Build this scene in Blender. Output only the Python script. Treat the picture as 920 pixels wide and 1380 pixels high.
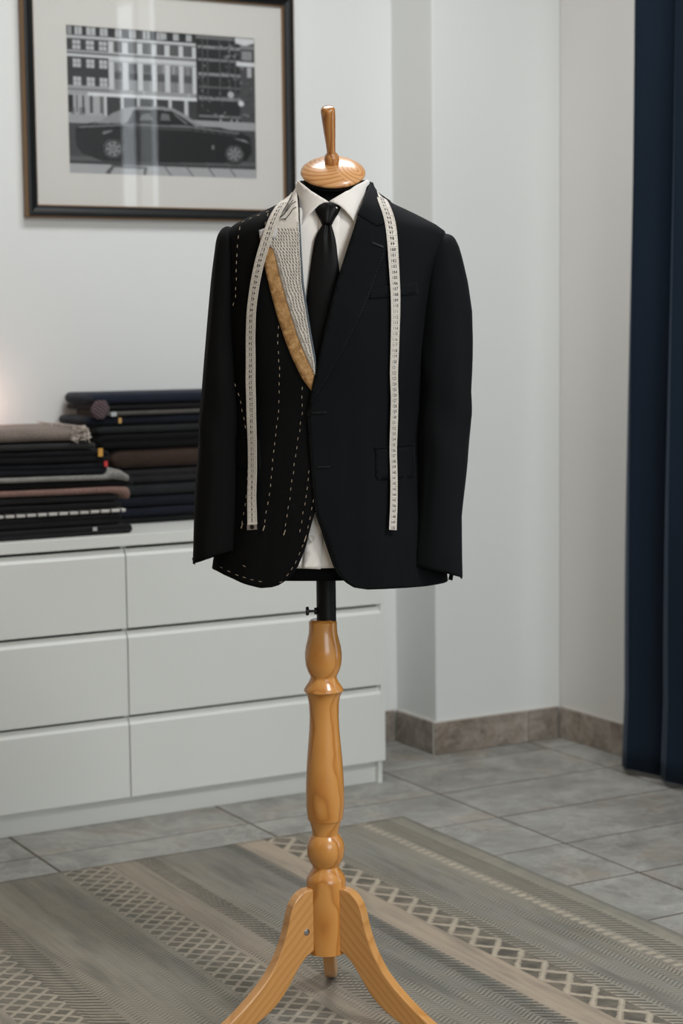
import bpy, bmesh, math, random
from mathutils import Vector, Matrix, noise
from mathutils.bvhtree import BVHTree
from mathutils.geometry import delaunay_2d_cdt
import numpy as np
R = random.Random(7)
PI = math.pi
scene = bpy.context.scene
C = scene.collection
for o in list(bpy.data.objects): bpy.data.objects.remove(o)

# ---------------------------------------------------------------- camera (solved from the dresser and the 60x30 cm floor tiles)
F, YAW, PITCH, ROLL, HCAM = 2518.3, 0.51542, -0.09962, -0.01120, 1.32864
cy_, sy_, cp_, sp_, cr_, sr_ = (math.cos(YAW), math.sin(YAW), math.cos(PITCH), math.sin(PITCH), math.cos(ROLL), math.sin(ROLL))
FW = Vector((sy_*cp_, cy_*cp_, sp_)); RT = Vector((cy_, -sy_, 0)); UP = RT.cross(FW)
R2 = cr_*RT + sr_*UP; U2 = -sr_*RT + cr_*UP
CAM = Vector((0, 0, HCAM))
cd = bpy.data.cameras.new('camera'); cam = bpy.data.objects.new('camera', cd); C.objects.link(cam)
m = Matrix((R2, U2, -FW)).transposed().to_4x4(); m.translation = CAM; cam.matrix_world = m
cd.sensor_fit = 'HORIZONTAL'; cd.sensor_width = 24; cd.lens = 24*F/920
cd.dof.use_dof = True; cd.dof.focus_distance = 3.36; cd.dof.aperture_fstop = 4.5
cd.clip_start = .05
scene.camera = cam
scene.view_settings.view_transform = 'Standard'; scene.view_settings.look = 'None'
scene.view_settings.exposure = 0.0; scene.view_settings.gamma = 1; scene.view_settings.use_curve_mapping = False
# ---------------------------------------------------------------- world and lights
w = bpy.data.worlds.new('world'); scene.world = w; w.use_nodes = True
bg = w.node_tree.nodes['Background']; bg.inputs[0].default_value = (.80, .90, 1, 1); bg.inputs[1].default_value = 1.0
def area(name, loc, direction, sx, sy, power, col, spread=180):
    l = bpy.data.lights.new(name, 'AREA'); l.shape = 'RECTANGLE'; l.size = sx; l.size_y = sy; l.energy = power; l.color = col
    l.spread = math.radians(spread)
    o = bpy.data.objects.new(name, l); C.objects.link(o); o.location = loc
    o.rotation_euler = Vector(direction).to_track_quat('-Z', 'Y').to_euler(); return o
area('daylight_rear_window', (1.4, -2.62, 1.95), (0.0, 1, -.05), 2.6, 1.9, 66, (.95, .98, 1))
area('daylight_side_window', (3.72, 2.4, 1.6), (-1, 0, 0), 3.3, 2.6, 44, (.88, .95, 1))
area('ceiling_panel_light', (2.2, 0.9, 3.05), (0, 0, -1), .6, .6, 62, (.985, .99, 1))
area('ceiling_panel_light', (2.2, 3.75, 3.05), (0, 0, -1), 1.2, .6, 29, (.985, .99, 1))

# ---------------------------------------------------------------- helpers
def ray(px, py): return FW + R2*((px-460)/F) - U2*((py-690)/F)
FH = Vector((sy_, cy_, 0)); M0 = Vector((1.681, 3.044, 0))     # where the dress form stands
def toloc(P): d = P-M0; return Vector((d.dot(RT), d.dot(FH), d.z))
def raylocal(px, py):
    d = ray(px, py); return Vector((CAM-M0).to_tuple()), d
CL = toloc(CAM)
def dl(px, py): d = ray(px, py); return Vector((d.dot(RT), d.dot(FH), d.z))
def L(px, py, ly=0.0):
    d = dl(px, py); t = (ly-CL.y)/d.y; return CL + t*d
def s2l(c): c /= 255; return c/12.92 if c <= .04045 else ((c+.055)/1.055)**2.4
def rgb(r, g, b): return (s2l(r), s2l(g), s2l(b), 1)
def lerp(a, b, t): return a+(b-a)*t
def interp(tab, x):
    if x <= tab[0][0]: return tab[0][1]
    for (a, va), (b, vb) in zip(tab, tab[1:]):
        if x <= b: return va+(vb-va)*(x-a)/(b-a)
    return tab[-1][1]

# ---------------------------------------------------------------- node helper
class X:
    def __init__(s, nt, sock): s.nt, s.s = nt, sock
    def op(s, o, *a):
        n = s.nt.nodes.new('ShaderNodeMath'); n.operation = o
        for i, v in enumerate((s,)+a):
            if isinstance(v, X): s.nt.links.new(v.s, n.inputs[i])
            else: n.inputs[i].default_value = v
        return X(s.nt, n.outputs[0])
    def __add__(s, o): return s.op('ADD', o)
    def __sub__(s, o): return s.op('SUBTRACT', o)
    def __mul__(s, o): return s.op('MULTIPLY', o)
    def __truediv__(s, o): return s.op('DIVIDE', o)
    def fr(s): return s.op('FRACT')
    def ab(s): return s.op('ABSOLUTE')
    def gt(s, o): return s.op('GREATER_THAN', o)
    def lt(s, o): return s.op('LESS_THAN', o)
    def sin(s): return s.op('SINE')
    def fl(s): return s.op('FLOOR')
    def mx(s, o): return s.op('MAXIMUM', o)
    def mn(s, o): return s.op('MINIMUM', o)
    def band(s, a, b): return s.gt(a)*s.lt(b)
class Mat:
    def __init__(s, name):
        s.m = bpy.data.materials.new(name); s.m.use_nodes = True; s.nt = s.m.node_tree
        s.b = s.nt.nodes['Principled BSDF']; s.tc = None
    def N(s, t, **k):
        n = s.nt.nodes.new(t)
        for a, v in k.items(): setattr(n, a, v)
        return n
    def link(s, a, b): s.nt.links.new(a.s if isinstance(a, X) else a, b)
    def coord(s, which='Object'):
        if s.tc is None: s.tc = s.N('ShaderNodeTexCoord')
        return s.tc.outputs[which]
    def pos(s): return s.N('ShaderNodeNewGeometry').outputs['Position']
    def xyz(s, sock):
        n = s.N('ShaderNodeSeparateXYZ'); s.link(sock, n.inputs[0]); return [X(s.nt, n.outputs[i]) for i in range(3)]
    def comb(s, *v):
        n = s.N('ShaderNodeCombineXYZ')
        for i, a in enumerate(v):
            if isinstance(a, X): s.link(a, n.inputs[i])
            else: n.inputs[i].default_value = a
        return n.outputs[0]
    def noise(s, vec, scale, detail=3, rough=.5, dist=0, sc=None):
        if sc:
            mp = s.N('ShaderNodeMapping'); mp.inputs['Scale'].default_value = sc; s.link(vec, mp.inputs[0]); vec = mp.outputs[0]
        n = s.N('ShaderNodeTexNoise'); s.link(vec, n.inputs['Vector']); n.inputs['Scale'].default_value = scale
        n.inputs['Detail'].default_value = detail; n.inputs['Roughness'].default_value = rough; n.inputs['Distortion'].default_value = dist
        return X(s.nt, n.outputs['Fac'])
    def ramp(s, fac, stops):
        n = s.N('ShaderNodeValToRGB'); r = n.color_ramp
        while len(r.elements) < len(stops): r.elements.new(.5)
        for e, (p, c) in zip(r.elements, stops): e.position = p; e.color = c
        s.link(fac, n.inputs[0]); return n.outputs[0]
    def mix(s, fac, a, b):
        n = s.N('ShaderNodeMix', data_type='RGBA')
        for v, i in ((fac, 0), (a, 6), (b, 7)):
            if isinstance(v, X): s.link(v, n.inputs[i])
            elif isinstance(v, (tuple, float, int)): n.inputs[i].default_value = v
            else: s.link(v, n.inputs[i])
        return n.outputs[2]
    def bump(s, h, strength, dist=.001):
        n = s.N('ShaderNodeBump'); n.inputs['Strength'].default_value = strength; n.inputs['Distance'].default_value = dist
        s.link(h, n.inputs['Height']); s.link(n.outputs[0], s.b.inputs['Normal'])
    def set(s, **k):
        for a, v in k.items():
            i = s.b.inputs[a.replace('_', ' ')]
            if isinstance(v, (X,)): s.link(v, i)
            elif isinstance(v, bpy.types.NodeSocket): s.link(v, i)
            else: i.default_value = v
        return s
def plain(name, col, rough=.5, metal=0, **k):
    q = Mat(name); q.set(Base_Color=col, Roughness=rough, Metallic=metal, **k); return q.m

# walls
def wall_mat(name, col):
    q = Mat(name); p = q.pos(); n = q.noise(p, 1.3, 2); c = q.ramp(n, [(.3, tuple(v*.97 for v in col[:3])+(1,)), (.7, col)])
    q.set(Base_Color=c, Roughness=.85); q.bump(q.noise(p, 320, 3), .12, .0006); return q.m
M_wall = wall_mat('matt_white_paint', rgb(226, 228, 226))
M_wallr = wall_mat('matt_warm_white_paint', rgb(220, 218, 214))
M_ceil = wall_mat('ceiling_white', rgb(235, 235, 233))
def tile_mat(name, cols, scale=1.0):
    q = Mat(name); p = q.pos(); oi = q.N('ShaderNodeObjectInfo'); rnd = X(q.nt, oi.outputs['Random'])
    v = q.N('ShaderNodeVectorMath', operation='ADD'); q.link(p, v.inputs[0]); q.link(q.comb(rnd*7, rnd*13, rnd*3), v.inputs[1]); pv = v.outputs[0]
    n1 = q.noise(pv, 5*scale, 8, .68, .5, (1, 1.3, 1.3)); n2 = q.noise(pv, 34*scale, 5, .7); n3 = q.noise(pv, 2.2*scale, 3, .5, 2.2)
    f = n1*.75+n2*.25
    c = q.ramp(f, [(.34, cols[0]), (.5, cols[1]), (.68, cols[2])])
    c = q.mix((n3-.54)*4*(n1*1.0), c, cols[3])
    vein = (q.noise(pv, 3.5*scale, 5, .65, 1.0)-.5).ab(); vf = (X(q.nt, vein.s)*-26+1).mx(0.0)*.3
    c = q.mix(vf, c, cols[4])
    q.set(Base_Color=c, Roughness=n1*.25+.38, Specular_IOR_Level=.4); q.bump(f, .25, .002); return q.m
M_tile = tile_mat('grey_stone_tile', [rgb(120, 118, 112), rgb(146, 145, 139), rgb(172, 171, 165), rgb(156, 136, 112), rgb(190, 188, 181)])
M_base = tile_mat('brown_stone_skirting', [rgb(106, 97, 88), rgb(142, 133, 123), rgb(176, 168, 158), rgb(146, 118, 90), rgb(190, 182, 172)], 1.6)
M_grout = plain('grey_brown_grout', rgb(88, 80, 71), .95)

# cloths
def cloth(name, col, rough=.85, weave=900, sheen=.25, var=.25, bump=.25, sheencol=None, spec=.12):
    q = Mat(name); p = q.coord(); n = q.noise(p, weave, 2, .6); n2 = q.noise(p, 6, 3)
    lo = tuple(v*(1-var) for v in col[:3])+(1,); hi = tuple(min(1, v*(1+var)) for v in col[:3])+(1,)
    q.set(Base_Color=q.ramp(n*.6+n2*.4, [(.35, lo), (.65, hi)]), Roughness=rough, Sheen_Weight=sheen, Sheen_Roughness=.4, Specular_IOR_Level=spec)
    if sheencol: q.set(Sheen_Tint=sheencol)
    q.bump(n, bump, .0005); return q.m
M_jacket = cloth('black_wool_suiting', rgb(12, 14, 16), .8, 1500, .02, .25, .2, (.8, .9, 1, 1))
M_jacketL = cloth('black_wool_unfinished', rgb(10, 10, 10), .9, 1500, .01, .25, .2)
M_lining = cloth('black_lining', rgb(9, 9, 10), .6, 900, .02)
M_form = cloth('black_jersey', rgb(7, 7, 8), .9, 800, .0)
M_shirt = cloth('white_cotton', rgb(232, 227, 220), .8, 1400, .1, .03, .12)
M_tie = cloth('black_silk', rgb(9, 8, 8), .48, 1600, .0, .2, .12, spec=.14)
M_thread = plain('ivory_thread', rgb(176, 160, 136), .8)
M_stitch_shade = plain('grey_brown_stitch_shade', rgb(116, 108, 101), .85)  # dark tone puts the pad stitches' shadows into the colour
M_bthread = plain('black_thread', rgb(20, 19, 22), .8)
M_canvas = cloth('pale_canvas', rgb(206, 199, 188), .9, 700, .1, .12, .5)
M_tab = cloth('grey_white_cotton_tape', rgb(190, 188, 186), .9, 500, .05, .1, .3)
M_greyedge = cloth('blue_grey_cloth', rgb(92, 100, 106), .9, 500, .05, .1, .3)
def gold():
    q = Mat('mottled_gold_brown_cloth'); p = q.coord(); n = q.noise(p, 90, 5, .7, .5); n2 = q.noise(p, 500, 2)
    c = q.ramp(n*.75+n2*.25, [(.33, rgb(118, 86, 50)), (.5, rgb(166, 124, 74)), (.68, rgb(196, 160, 112))])
    q.set(Base_Color=c, Roughness=.85); q.bump(n, .4, .001); return q.m
M_gold = gold()
# wood: solid growth rings around an off-centre pith
def wood(name, light, mid, dark, cx, cy, freq, axis='Z', rough=.28, dist=.006, glued=False):
    q = Mat(name); x, y, z = q.xyz(q.coord())
    if axis == 'X': x, z = z, x
    if axis == 'Y': y, z = z, y
    if axis == 'L': x, z = (x+z)*.707, (x-z)*.707   # grain runs down the sloping leg
    vec = q.comb(x, y, z*.12)
    if glued:   # two boards glued edge to edge: rings jump at the joint
        right = (x*.8+y*.45+.006).gt(0.0); x = x+(right*-1+1)*.052; y = y+(right*-1+1)*-.028
    n = q.noise(vec, 9, 3, .5); nb = q.noise(q.comb(x, y, z), 7, 2)
    dx = x-cx+(n-.5)*dist*4; dy = y-cy+(nb-.5)*dist*6
    r = (dx*dx+dy*dy).op('SQRT')+(nb-.5)*.012
    g = (r*freq).fr(); g2 = (g.op('POWER', 2.2))*(g*-6+6).mn(1.0)
    fine = q.noise(q.comb(x*40, y*40, z*2), 14, 3, .6)
    c = q.ramp(g2, [(0, light), (.45, mid), (.95, dark)])
    c = q.mix((fine-.4)*.45, c, mid)
    q.set(Base_Color=c, Roughness=rough, Coat_Weight=.45, Coat_Roughness=.14); return q.m
M_wood = wood('varnished_pine', rgb(212, 150, 78), rgb(200, 134, 61), rgb(154, 94, 38), .012, .075, 80, 'Z', .26, .009)
M_woodc = wood('varnished_pine_end_grain', rgb(214, 162, 106), rgb(196, 136, 80), rgb(120, 66, 30), .040, -.012, 125, 'Z', .34, .003, True)
M_woodh = wood('varnished_oak_brown', rgb(190, 134, 76), rgb(166, 106, 50), rgb(116, 66, 26), .03, .03, 160, 'Z', .22)
M_leg = wood('varnished_pine_board', rgb(212, 156, 92), rgb(204, 146, 80), rgb(180, 122, 64), -.16, .03, 75, 'L', .32)
M_blackmetal = plain('black_metal', rgb(8, 8, 9), .45, 0, Specular_IOR_Level=.25)
M_chrome = plain('chrome', rgb(200, 200, 205), .18, 1)
M_white = Mat('white_foil').set(Base_Color=rgb(226, 228, 223), Roughness=.42).m
M_plastic = plain('black_plastic', rgb(8, 8, 8), .35)

# ---------------------------------------------------------------- object helpers
def props(o, label=None, cat=None, group=None, kind=None):
    for k, v in (('label', label), ('category', cat), ('group', group), ('kind', kind)):
        if v: o[k] = v
    return o
def obj(name, me, mat=None, parent=None, smooth=False, thick=None, bevel=None, sub=0, **k):
    if isinstance(me, bmesh.types.BMesh):
        b = me; me = bpy.data.meshes.new(name); b.to_mesh(me); b.free()
    o = bpy.data.objects.new(name, me); C.objects.link(o)
    for mm in (mat if isinstance(mat, (list, tuple)) else [mat]):
        if mm: me.materials.append(mm)
    if parent: o.parent = parent
    if smooth:
        me.polygons.foreach_set('use_smooth', [True]*len(me.polygons))
    if sub: md = o.modifiers.new('sub', 'SUBSURF'); md.levels = md.render_levels = sub
    if thick: md = o.modifiers.new('solid', 'SOLIDIFY'); md.thickness = abs(thick); md.offset = -1 if thick > 0 else 1
    if bevel: md = o.modifiers.new('bevel', 'BEVEL'); md.width = bevel; md.segments = 2; md.limit_method = 'ANGLE'
    return props(o, **k)
def empty(name, loc, rz=0, **k):
    o = bpy.data.objects.new(name, None); C.objects.link(o); o.location = loc; o.rotation_euler = (0, 0, rz); o.empty_display_size = .1
    return props(o, **k)
def box(x0, x1, y0, y1, z0, z1, bm=None):
    bm = bm or bmesh.new()
    v = [bm.verts.new((x, y, z)) for x in (x0, x1) for y in (y0, y1) for z in (z0, z1)]
    for f in ((0, 1, 3, 2), (4, 6, 7, 5), (0, 4, 5, 1), (2, 3, 7, 6), (0, 2, 6, 4), (1, 5, 7, 3)): bm.faces.new([v[i] for i in f])
    return bm
def grid(rows, closed=False, bm=None, capb=False, capt=False):
    bm = bm or bmesh.new(); V = [[bm.verts.new(p) for p in r] for r in rows]
    n = len(rows[0])
    for a, b in zip(V, V[1:]):
        for i in range(n if closed else n-1):
            j = (i+1) % n
            bm.faces.new((a[i], a[j], b[j], b[i]))
    if capb: bm.faces.new(list(reversed(V[0])))
    if capt: bm.faces.new(V[-1])
    return bm
def lathe(prof, seg=48, cap=True, ax=None):
    rows = [[(r*math.cos(2*PI*i/seg), r*math.sin(2*PI*i/seg), z) for i in range(seg)] for r, z in prof]
    if prof[0][1] > prof[-1][1]: rows.reverse()
    return grid(rows, True, None, cap, cap)
def shade_auto(o, ang=35):
    me = o.data; me.polygons.foreach_set('use_smooth', [True]*len(me.polygons)); me.set_sharp_from_angle(angle=math.radians(ang)); return o
def tube(pts, r, seg=8, bm=None, cap=True):
    bm = bm or bmesh.new(); rows = []; pts = [Vector(p) for p in pts]
    for i, p in enumerate(pts):
        t = (pts[min(i+1, len(pts)-1)]-pts[max(i-1, 0)]).normalized(); a = t.orthogonal().normalized() if i == 0 else (a-t*a.dot(t)).normalized()
        b = t.cross(a); rr = r[i] if isinstance(r, (list, tuple)) else r
        rows.append([p+(a*math.cos(2*PI*k/seg)+b*math.sin(2*PI*k/seg))*rr for k in range(seg)])
    return grid(rows, True, bm, cap, cap)

# ================================================================ ROOM
XR, YB, YP, XP = 3.533, 5.055, 4.82, 3.06
XL, YF, ZC = -2.6, -2.5, 3.1
fl = obj('floor', box(XL-.1, XR+.1, YF-.1, YB+.1, -.1, -.0010), M_grout, kind='structure', label='grey stone tile floor')
tm = {}
def tile_mesh(w_, d_, h=.012):
    k = (round(w_, 3), round(d_, 3), h)
    if k not in tm:
        b = bmesh.new(); e = .0015
        lo = [b.verts.new(p) for p in ((0, 0, -h), (w_, 0, -h), (w_, d_, -h), (0, d_, -h))]
        mi = [b.verts.new(p) for p in ((0, 0, -e), (w_, 0, -e), (w_, d_, -e), (0, d_, -e))]
        hi = [b.verts.new(p) for p in ((e, e, 0), (w_-e, e, 0), (w_-e, d_-e, 0), (e, d_-e, 0))]
        for a, c in ((lo, mi), (mi, hi)):
            for i in range(4): b.faces.new((a[i], a[(i+1) % 4], c[(i+1) % 4], c[i]))
        b.faces.new(hi); me = bpy.data.meshes.new('tile'); b.to_mesh(me); b.free(); me.materials.append(M_tile); tm[k] = me
    return tm[k]
gx = [1.6+.6*i for i in range(-7, 5)]; gy = [3.2+.3*i for i in range(-19, 8)]
g_ = .0031
for x in gx:
    for y in gy:
        x0, x1, y0, y1 = max(x+g_, XL), min(x+.6-g_, XR), max(y+g_, YF), min(y+.3-g_, YB)
        if x1-x0 < .02 or y1-y0 < .02: continue
        t = bpy.data.objects.new('tile', tile_mesh(x1-x0, y1-y0)); C.objects.link(t); t.parent = fl; t.location = (x0, y0, R.uniform(-.0004, .0004))
obj('ceiling', box(XL-.1, XR+.1, YF-.1, YB+.1, ZC, ZC+.1), M_ceil, kind='structure', label='white ceiling above the frame')
obj('wall_back', box(XL-.1, XR+.15, YB, YB+.12, 0, ZC), M_wall, kind='structure', label='white painted wall behind the dresser')
obj('wall_left', box(XL-.12, XL, YF-.1, YB+.1, 0, ZC), wall_mat('beige_bounce_paint', rgb(168, 157, 142)), kind='structure', label='unseen wall left of the camera, beige to warm bounced light')  # out of view; beige chosen to dim and warm the bounce
obj('wall_pillar', box(XP, XR, YP, YB+.01, 0, ZC), M_wall, kind='structure', label='white boxed-out wall projection in the corner', bevel=.004)
# right wall with a wide window opening behind the curtains
b = box(XR, XR+.14, 4.05, YB+.1, 0, ZC); box(XR, XR+.14, YF-.1, .75, 0, ZC, b); box(XR, XR+.14, .75, 4.05, 2.9, ZC, b); box(XR, XR+.14, .75, 4.05, 0, .3, b)
obj('wall_right', b, M_wallr, kind='structure', label='white wall in shade beside the curtain')
b = box(XL, .0, YF-.14, YF, 0, ZC); box(3.0, XR, YF-.14, YF, 0, ZC, b); box(.0, 3.0, YF-.14, YF, 2.95, ZC, b); box(.0, 3.0, YF-.14, YF, 0, .85, b)
obj('wall_front', b, M_wall, kind='structure', label='wall behind the camera')
def window(n, along, a0, a1, z0, z1, c):
    bm = bmesh.new()
    k = 4; w_ = .03
    for i in range(k):
        a = lerp(a0, a1, i/(k-1))
        if along == 'x': box(a-w_, a+w_, c-.03, c+.03, z0, z1, bm)
        else: box(c-.03, c+.03, a-w_, a+w_, z0, z1, bm)
    for z in (z0, z1):
        if along == 'x': box(a0, a1, c-.03, c+.03, z-w_, z+w_, bm)
        else: box(c-.03, c+.03, a0, a1, z-w_, z+w_, bm)
    obj(n, bm, M_white, kind='structure')
window('window_1', 'y', .75, 4.05, .3, 2.9, XR+.08); window('window_2', 'x', .0, 3.0, .85, 2.95, YF-.08)
# skirting: stone tile pieces
M_joint = plain('mortar', rgb(196, 192, 184), .9)
def skirting(name, label, a0, a1, fixed, along, joints, side):
    root = obj(name, box(*( (a0, a1, fixed, fixed+.006*side) if along == 'x' else (fixed, fixed+.006*side, a0, a1)), 0, .1015) if False else
               (box(a0, a1, min(fixed, fixed+.008*side), max(fixed, fixed+.008*side), 0, .102) if along == 'x' else box(min(fixed, fixed+.008*side), max(fixed, fixed+.008*side), a0, a1, 0, .102)), M_joint, kind='structure', label=label)
    js = [a0]+[j for j in joints if a0 < j < a1]+[a1]
    for p, q in zip(js, js[1:]):
        p += .0012; q -= .0012; s0, s1 = sorted((fixed, fixed+.014*side))
        bm = box(p, q, s0, s1, .0008, .1) if along == 'x' else box(s0, s1, p, q, .0008, .1)
        obj('tile', bm, M_base, root, bevel=.0015)
skirting('baseboard_back', 'stone skirting on the back wall', XL, XP-.014, YB, 'x', gx, -1)
skirting('baseboard_pillar', 'brown stone skirting on front of wall projection', XP-.014, XR-.014, YP, 'x', gx, -1)
skirting('trim_1', 'stone skirting on shaded side of wall projection', YP, YB-.014, XP, 'y', [], -1)
skirting('baseboard_right', 'brown stone skirting running behind the curtain', YF, YP-.014, XR, 'y', [gy[0]+.6*i-.0 for i in range(14)], -1)

# ================================================================ DRESSER
DF, DX0, DX1, DB = 4.584, 1.135, 2.735, YB-.012
dr = empty('dresser', (DX0, DF, 0), label='low wide white six drawer dresser against the back wall', category='dresser') if False else None
dr = empty('dresser', (1.935, 4.8, 0)); props(dr, 'low wide white six-drawer dresser against the back wall', 'dresser')
def P(o, bm_or, *a, **k): return None
def dbox(x0, x1, y0, y1, z0, z1): return box(x0-1.935, x1-1.935, y0-4.8, y1-4.8, z0, z1)
obj('top_panel', dbox(DX0-.002, DX1+.002, DF-.002, DB, .75, .78), M_white, dr, bevel=.0015)
obj('side_panel', dbox(DX1-.018, DX1-.004, DF+.012, DB, 0, .75), M_white, dr, bevel=.001)
obj('side_panel', dbox(DX0+.004, DX0+.018, DF+.012, DB, 0, .75), M_white, dr, bevel=.001)
obj('plinth', dbox(DX0+.018, DX1-.018, DF+.030, DF+.044, 0, .0675), M_white, dr)
obj('back_panel', dbox(DX0+.02, DX1-.02, DB-.008, DB-.002, .02, .75), M_white, dr)
obj('divider', dbox(1.927, 1.943, DF+.020, DB-.01, .068, .75), M_white, dr)
zs = [(.068, .2848), (.292, .5210), (.5285, .7420)]
for zi, (z0, z1) in enumerate(zs):
    for sx, (x0, x1) in enumerate(((DX0, 1.9335), (1.9365, DX1))):
        d = obj('drawer', dbox(x0+.03, x1-.03, DF+.02, DB-.03, z0+.03, z1-.05), M_white, dr)
        # front: slab whose top edge is bevelled back into a grip, closed at the outer end
        prof = [(DF, z0), (DF, z1-.019), (DF+.004, z1-.013), (DF+.012, z1-.001), (DF+.018, z1), (DF+.018, z0)]
        e = .014
        xa, xb = (x0+e, x1) if sx == 0 else (x0, x1-e)
        rows = [[(xx-1.935, p[0]-4.8, p[1]) for p in prof] for xx in (xa, xb)]
        obj('drawer_front', grid(rows, True, None, True, True), M_white, d, bevel=.0008)
        zt = z1+.0070 if zi < 2 else .749
        ex = (x0, x0+e) if sx == 0 else (x1-e, x1)
        obj('end_strip', dbox(ex[0], ex[1], DF, DF+.018, z0, zt), M_white, d, bevel=.0008)

# ================================================================ FOLDED FABRICS
def fabric_mat(name, col, stripe=None, scale=260):
    q = Mat(name); p = q.coord(); n = q.noise(p, scale, 3, .6); n2 = q.noise(p, 12, 2)
    lo = tuple(v*.6 for v in col[:3])+(1,); hi = tuple(min(1, v*1.4) for v in col[:3])+(1,)
    c = q.ramp(n*.7+n2*.3, [(.35, lo), (.65, hi)])
    if stripe == 'dash':
        x, y, z = q.xyz(p); f = ((x*34).fr()).band(.14, .95); c = q.mix(f*.85, c, rgb(214, 211, 205))
    if stripe == 'fine':
        x, y, z = q.xyz(p); f = ((x*70+z*95).fr()).gt(.62); c = q.mix(f*.8, c, rgb(124, 108, 112))
    if stripe == 'pin':
        x, y, z = q.xyz(p); f = ((z*300+x*6).fr()).gt(.7); c = q.mix(f*.35, c, rgb(120, 116, 108))
    q.set(Base_Color=c, Roughness=.93, Sheen_Weight=.08, Specular_IOR_Level=.2); q.bump(n, .4, .001); return q.m
def fabric(label, zb, zt, xa, xb, y0, y1, col, fold='right', layers=2, droop=0, bulge=0, stripe=None, wob=.0012, name='folded_fabric', group=None):
    """zb/zt: (left,right) heights of underside and top; the fold rounds the visible end and every layer rounds at the front."""
    root_x = (xa+xb)/2; yc = (y0+y1)/2; seed = R.uniform(0, 99)
    h = ((zt[0]-zb[0])+(zt[1]-zb[1]))/2
    nx = 30; rows = []
    def section(t, sh):       # closed loop in y,z; sh = inset for the rounded end
        x = lerp(xa, xb, t); lo = lerp(zb[0], zb[1], t); hi = lerp(zt[0], zt[1], t)
        te = (1-t) if fold == 'right' else t
        k = max(0, 1-te/.085); lo -= droop*k*k; hi += bulge*math.sin(min(1, k*1.3)*PI)*.9
        mid = (lo+hi)/2; lo2 = lerp(lo, mid, sh); hi2 = lerp(hi, mid, sh); H = hi2-lo2
        pts = []; n = layers
        for L_ in range(n):
            for q in range(5):
                a = (q+.5)/5; z = lo2+H*(L_+a)/n; rr = H/n*.5
                ins = rr*(1-math.sqrt(max(0, 1-(2*a-1)**2)))
                pts.append((y0+ins+sh*.008+.003*noise.noise((x*9, L_*3.1+seed, z*4)), z))
        m_ = 4
        back = [(lerp(y0+h, y1, i/m_), hi2) for i in range(1, m_+1)]+[(lerp(y1, y0+h, i/m_), lo2) for i in range(m_)]
        return [(x-root_x, y-yc, z+wob*noise.noise((x*7+seed, y*5, 0))*1.0-zb[0]) for y, z in pts+back]
    ts = [i/nx for i in range(nx+1)]
    rend = h/2/(xb-xa)
    extra = [(1-rend*f, s) if fold == 'right' else (rend*f, s) for f, s in ((1, 0), (.6, .08), (.3, .28), (.1, .55), (0, .85))]
    seq = [(t, 0) for t in ts if ((t < 1-rend*1.05) if fold == 'right' else (t > rend*1.05))]
    seq = sorted(seq+extra, key=lambda q: q[0])
    seq = sorted(seq, key=lambda q: q[0])
    me = grid([section(t, s) for t, s in seq], True, None, True, True)
    bmesh.ops.recalc_face_normals(me, faces=me.faces)
    mt = fabric_mat('cloth_'+label.split()[0], col, stripe)
    o = obj(name, me, mt, smooth=True, label=label, cat='fabric', group=group); o.location = (root_x, yc, zb[0])
    return o
BL = [(.780, .780), (.808, .806), (.840, .836), (.853, .848), (.875, .868), (.898, .887), (.917, .908), (.937, .923), (.952, .941), (.985, .973), (1.018, 1.008), (1.036, 1.030), (1.074, 1.064)]
X0 = 1.22; FY = 4.615
GL = 'folded suiting lengths in the left pile'
spec = [('charcoal folded suiting at the very bottom of the left pile', 1.972, rgb(30, 29, 31), 2, 0, 0, None),
 ('black folded suiting second from bottom of the left pile', 1.945, rgb(20, 20, 22), 2, 0, 0, None),
 ('black and white dashed cloth edge in the lower left pile', 1.955, rgb(40, 40, 46), 1, 0, 0, 'dash'),
 ('black thin suiting resting on the black and white dashed cloth', 1.942, rgb(19, 19, 20), 1, 0, 0, None),
 ('charcoal suiting directly under the mauve cloth of the left pile', 1.938, rgb(40, 39, 40), 1, 0, 0, None),
 ('mauve brown folded cloth with drooping rounded fold, left pile', 1.968, rgb(124, 98, 90), 1, .026, .0, None),
 ('black cloth between the mauve and light grey ones, left pile', 1.978, rgb(18, 18, 19), 1, .004, 0, None),
 ('light grey folded cloth with fat rounded fold, left pile', 1.966, rgb(128, 127, 122), 1, .008, .022, None),
 ('dark navy folded suiting with small red label, left pile', 1.906, rgb(19, 21, 26), 2, 0, 0, None),
 ('black folded suiting with gold label at its end, left pile', 1.912, rgb(17, 17, 19), 2, 0, 0, None),
 ('dark grey thin suiting under the brown tweed on top', 1.872, rgb(44, 44, 44), 1, 0, 0, None),
 ('brown grey tweed with pale frayed end on top of left pile', 1.858, rgb(116, 105, 98), 1, 0, 0, 'pin')]
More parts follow.
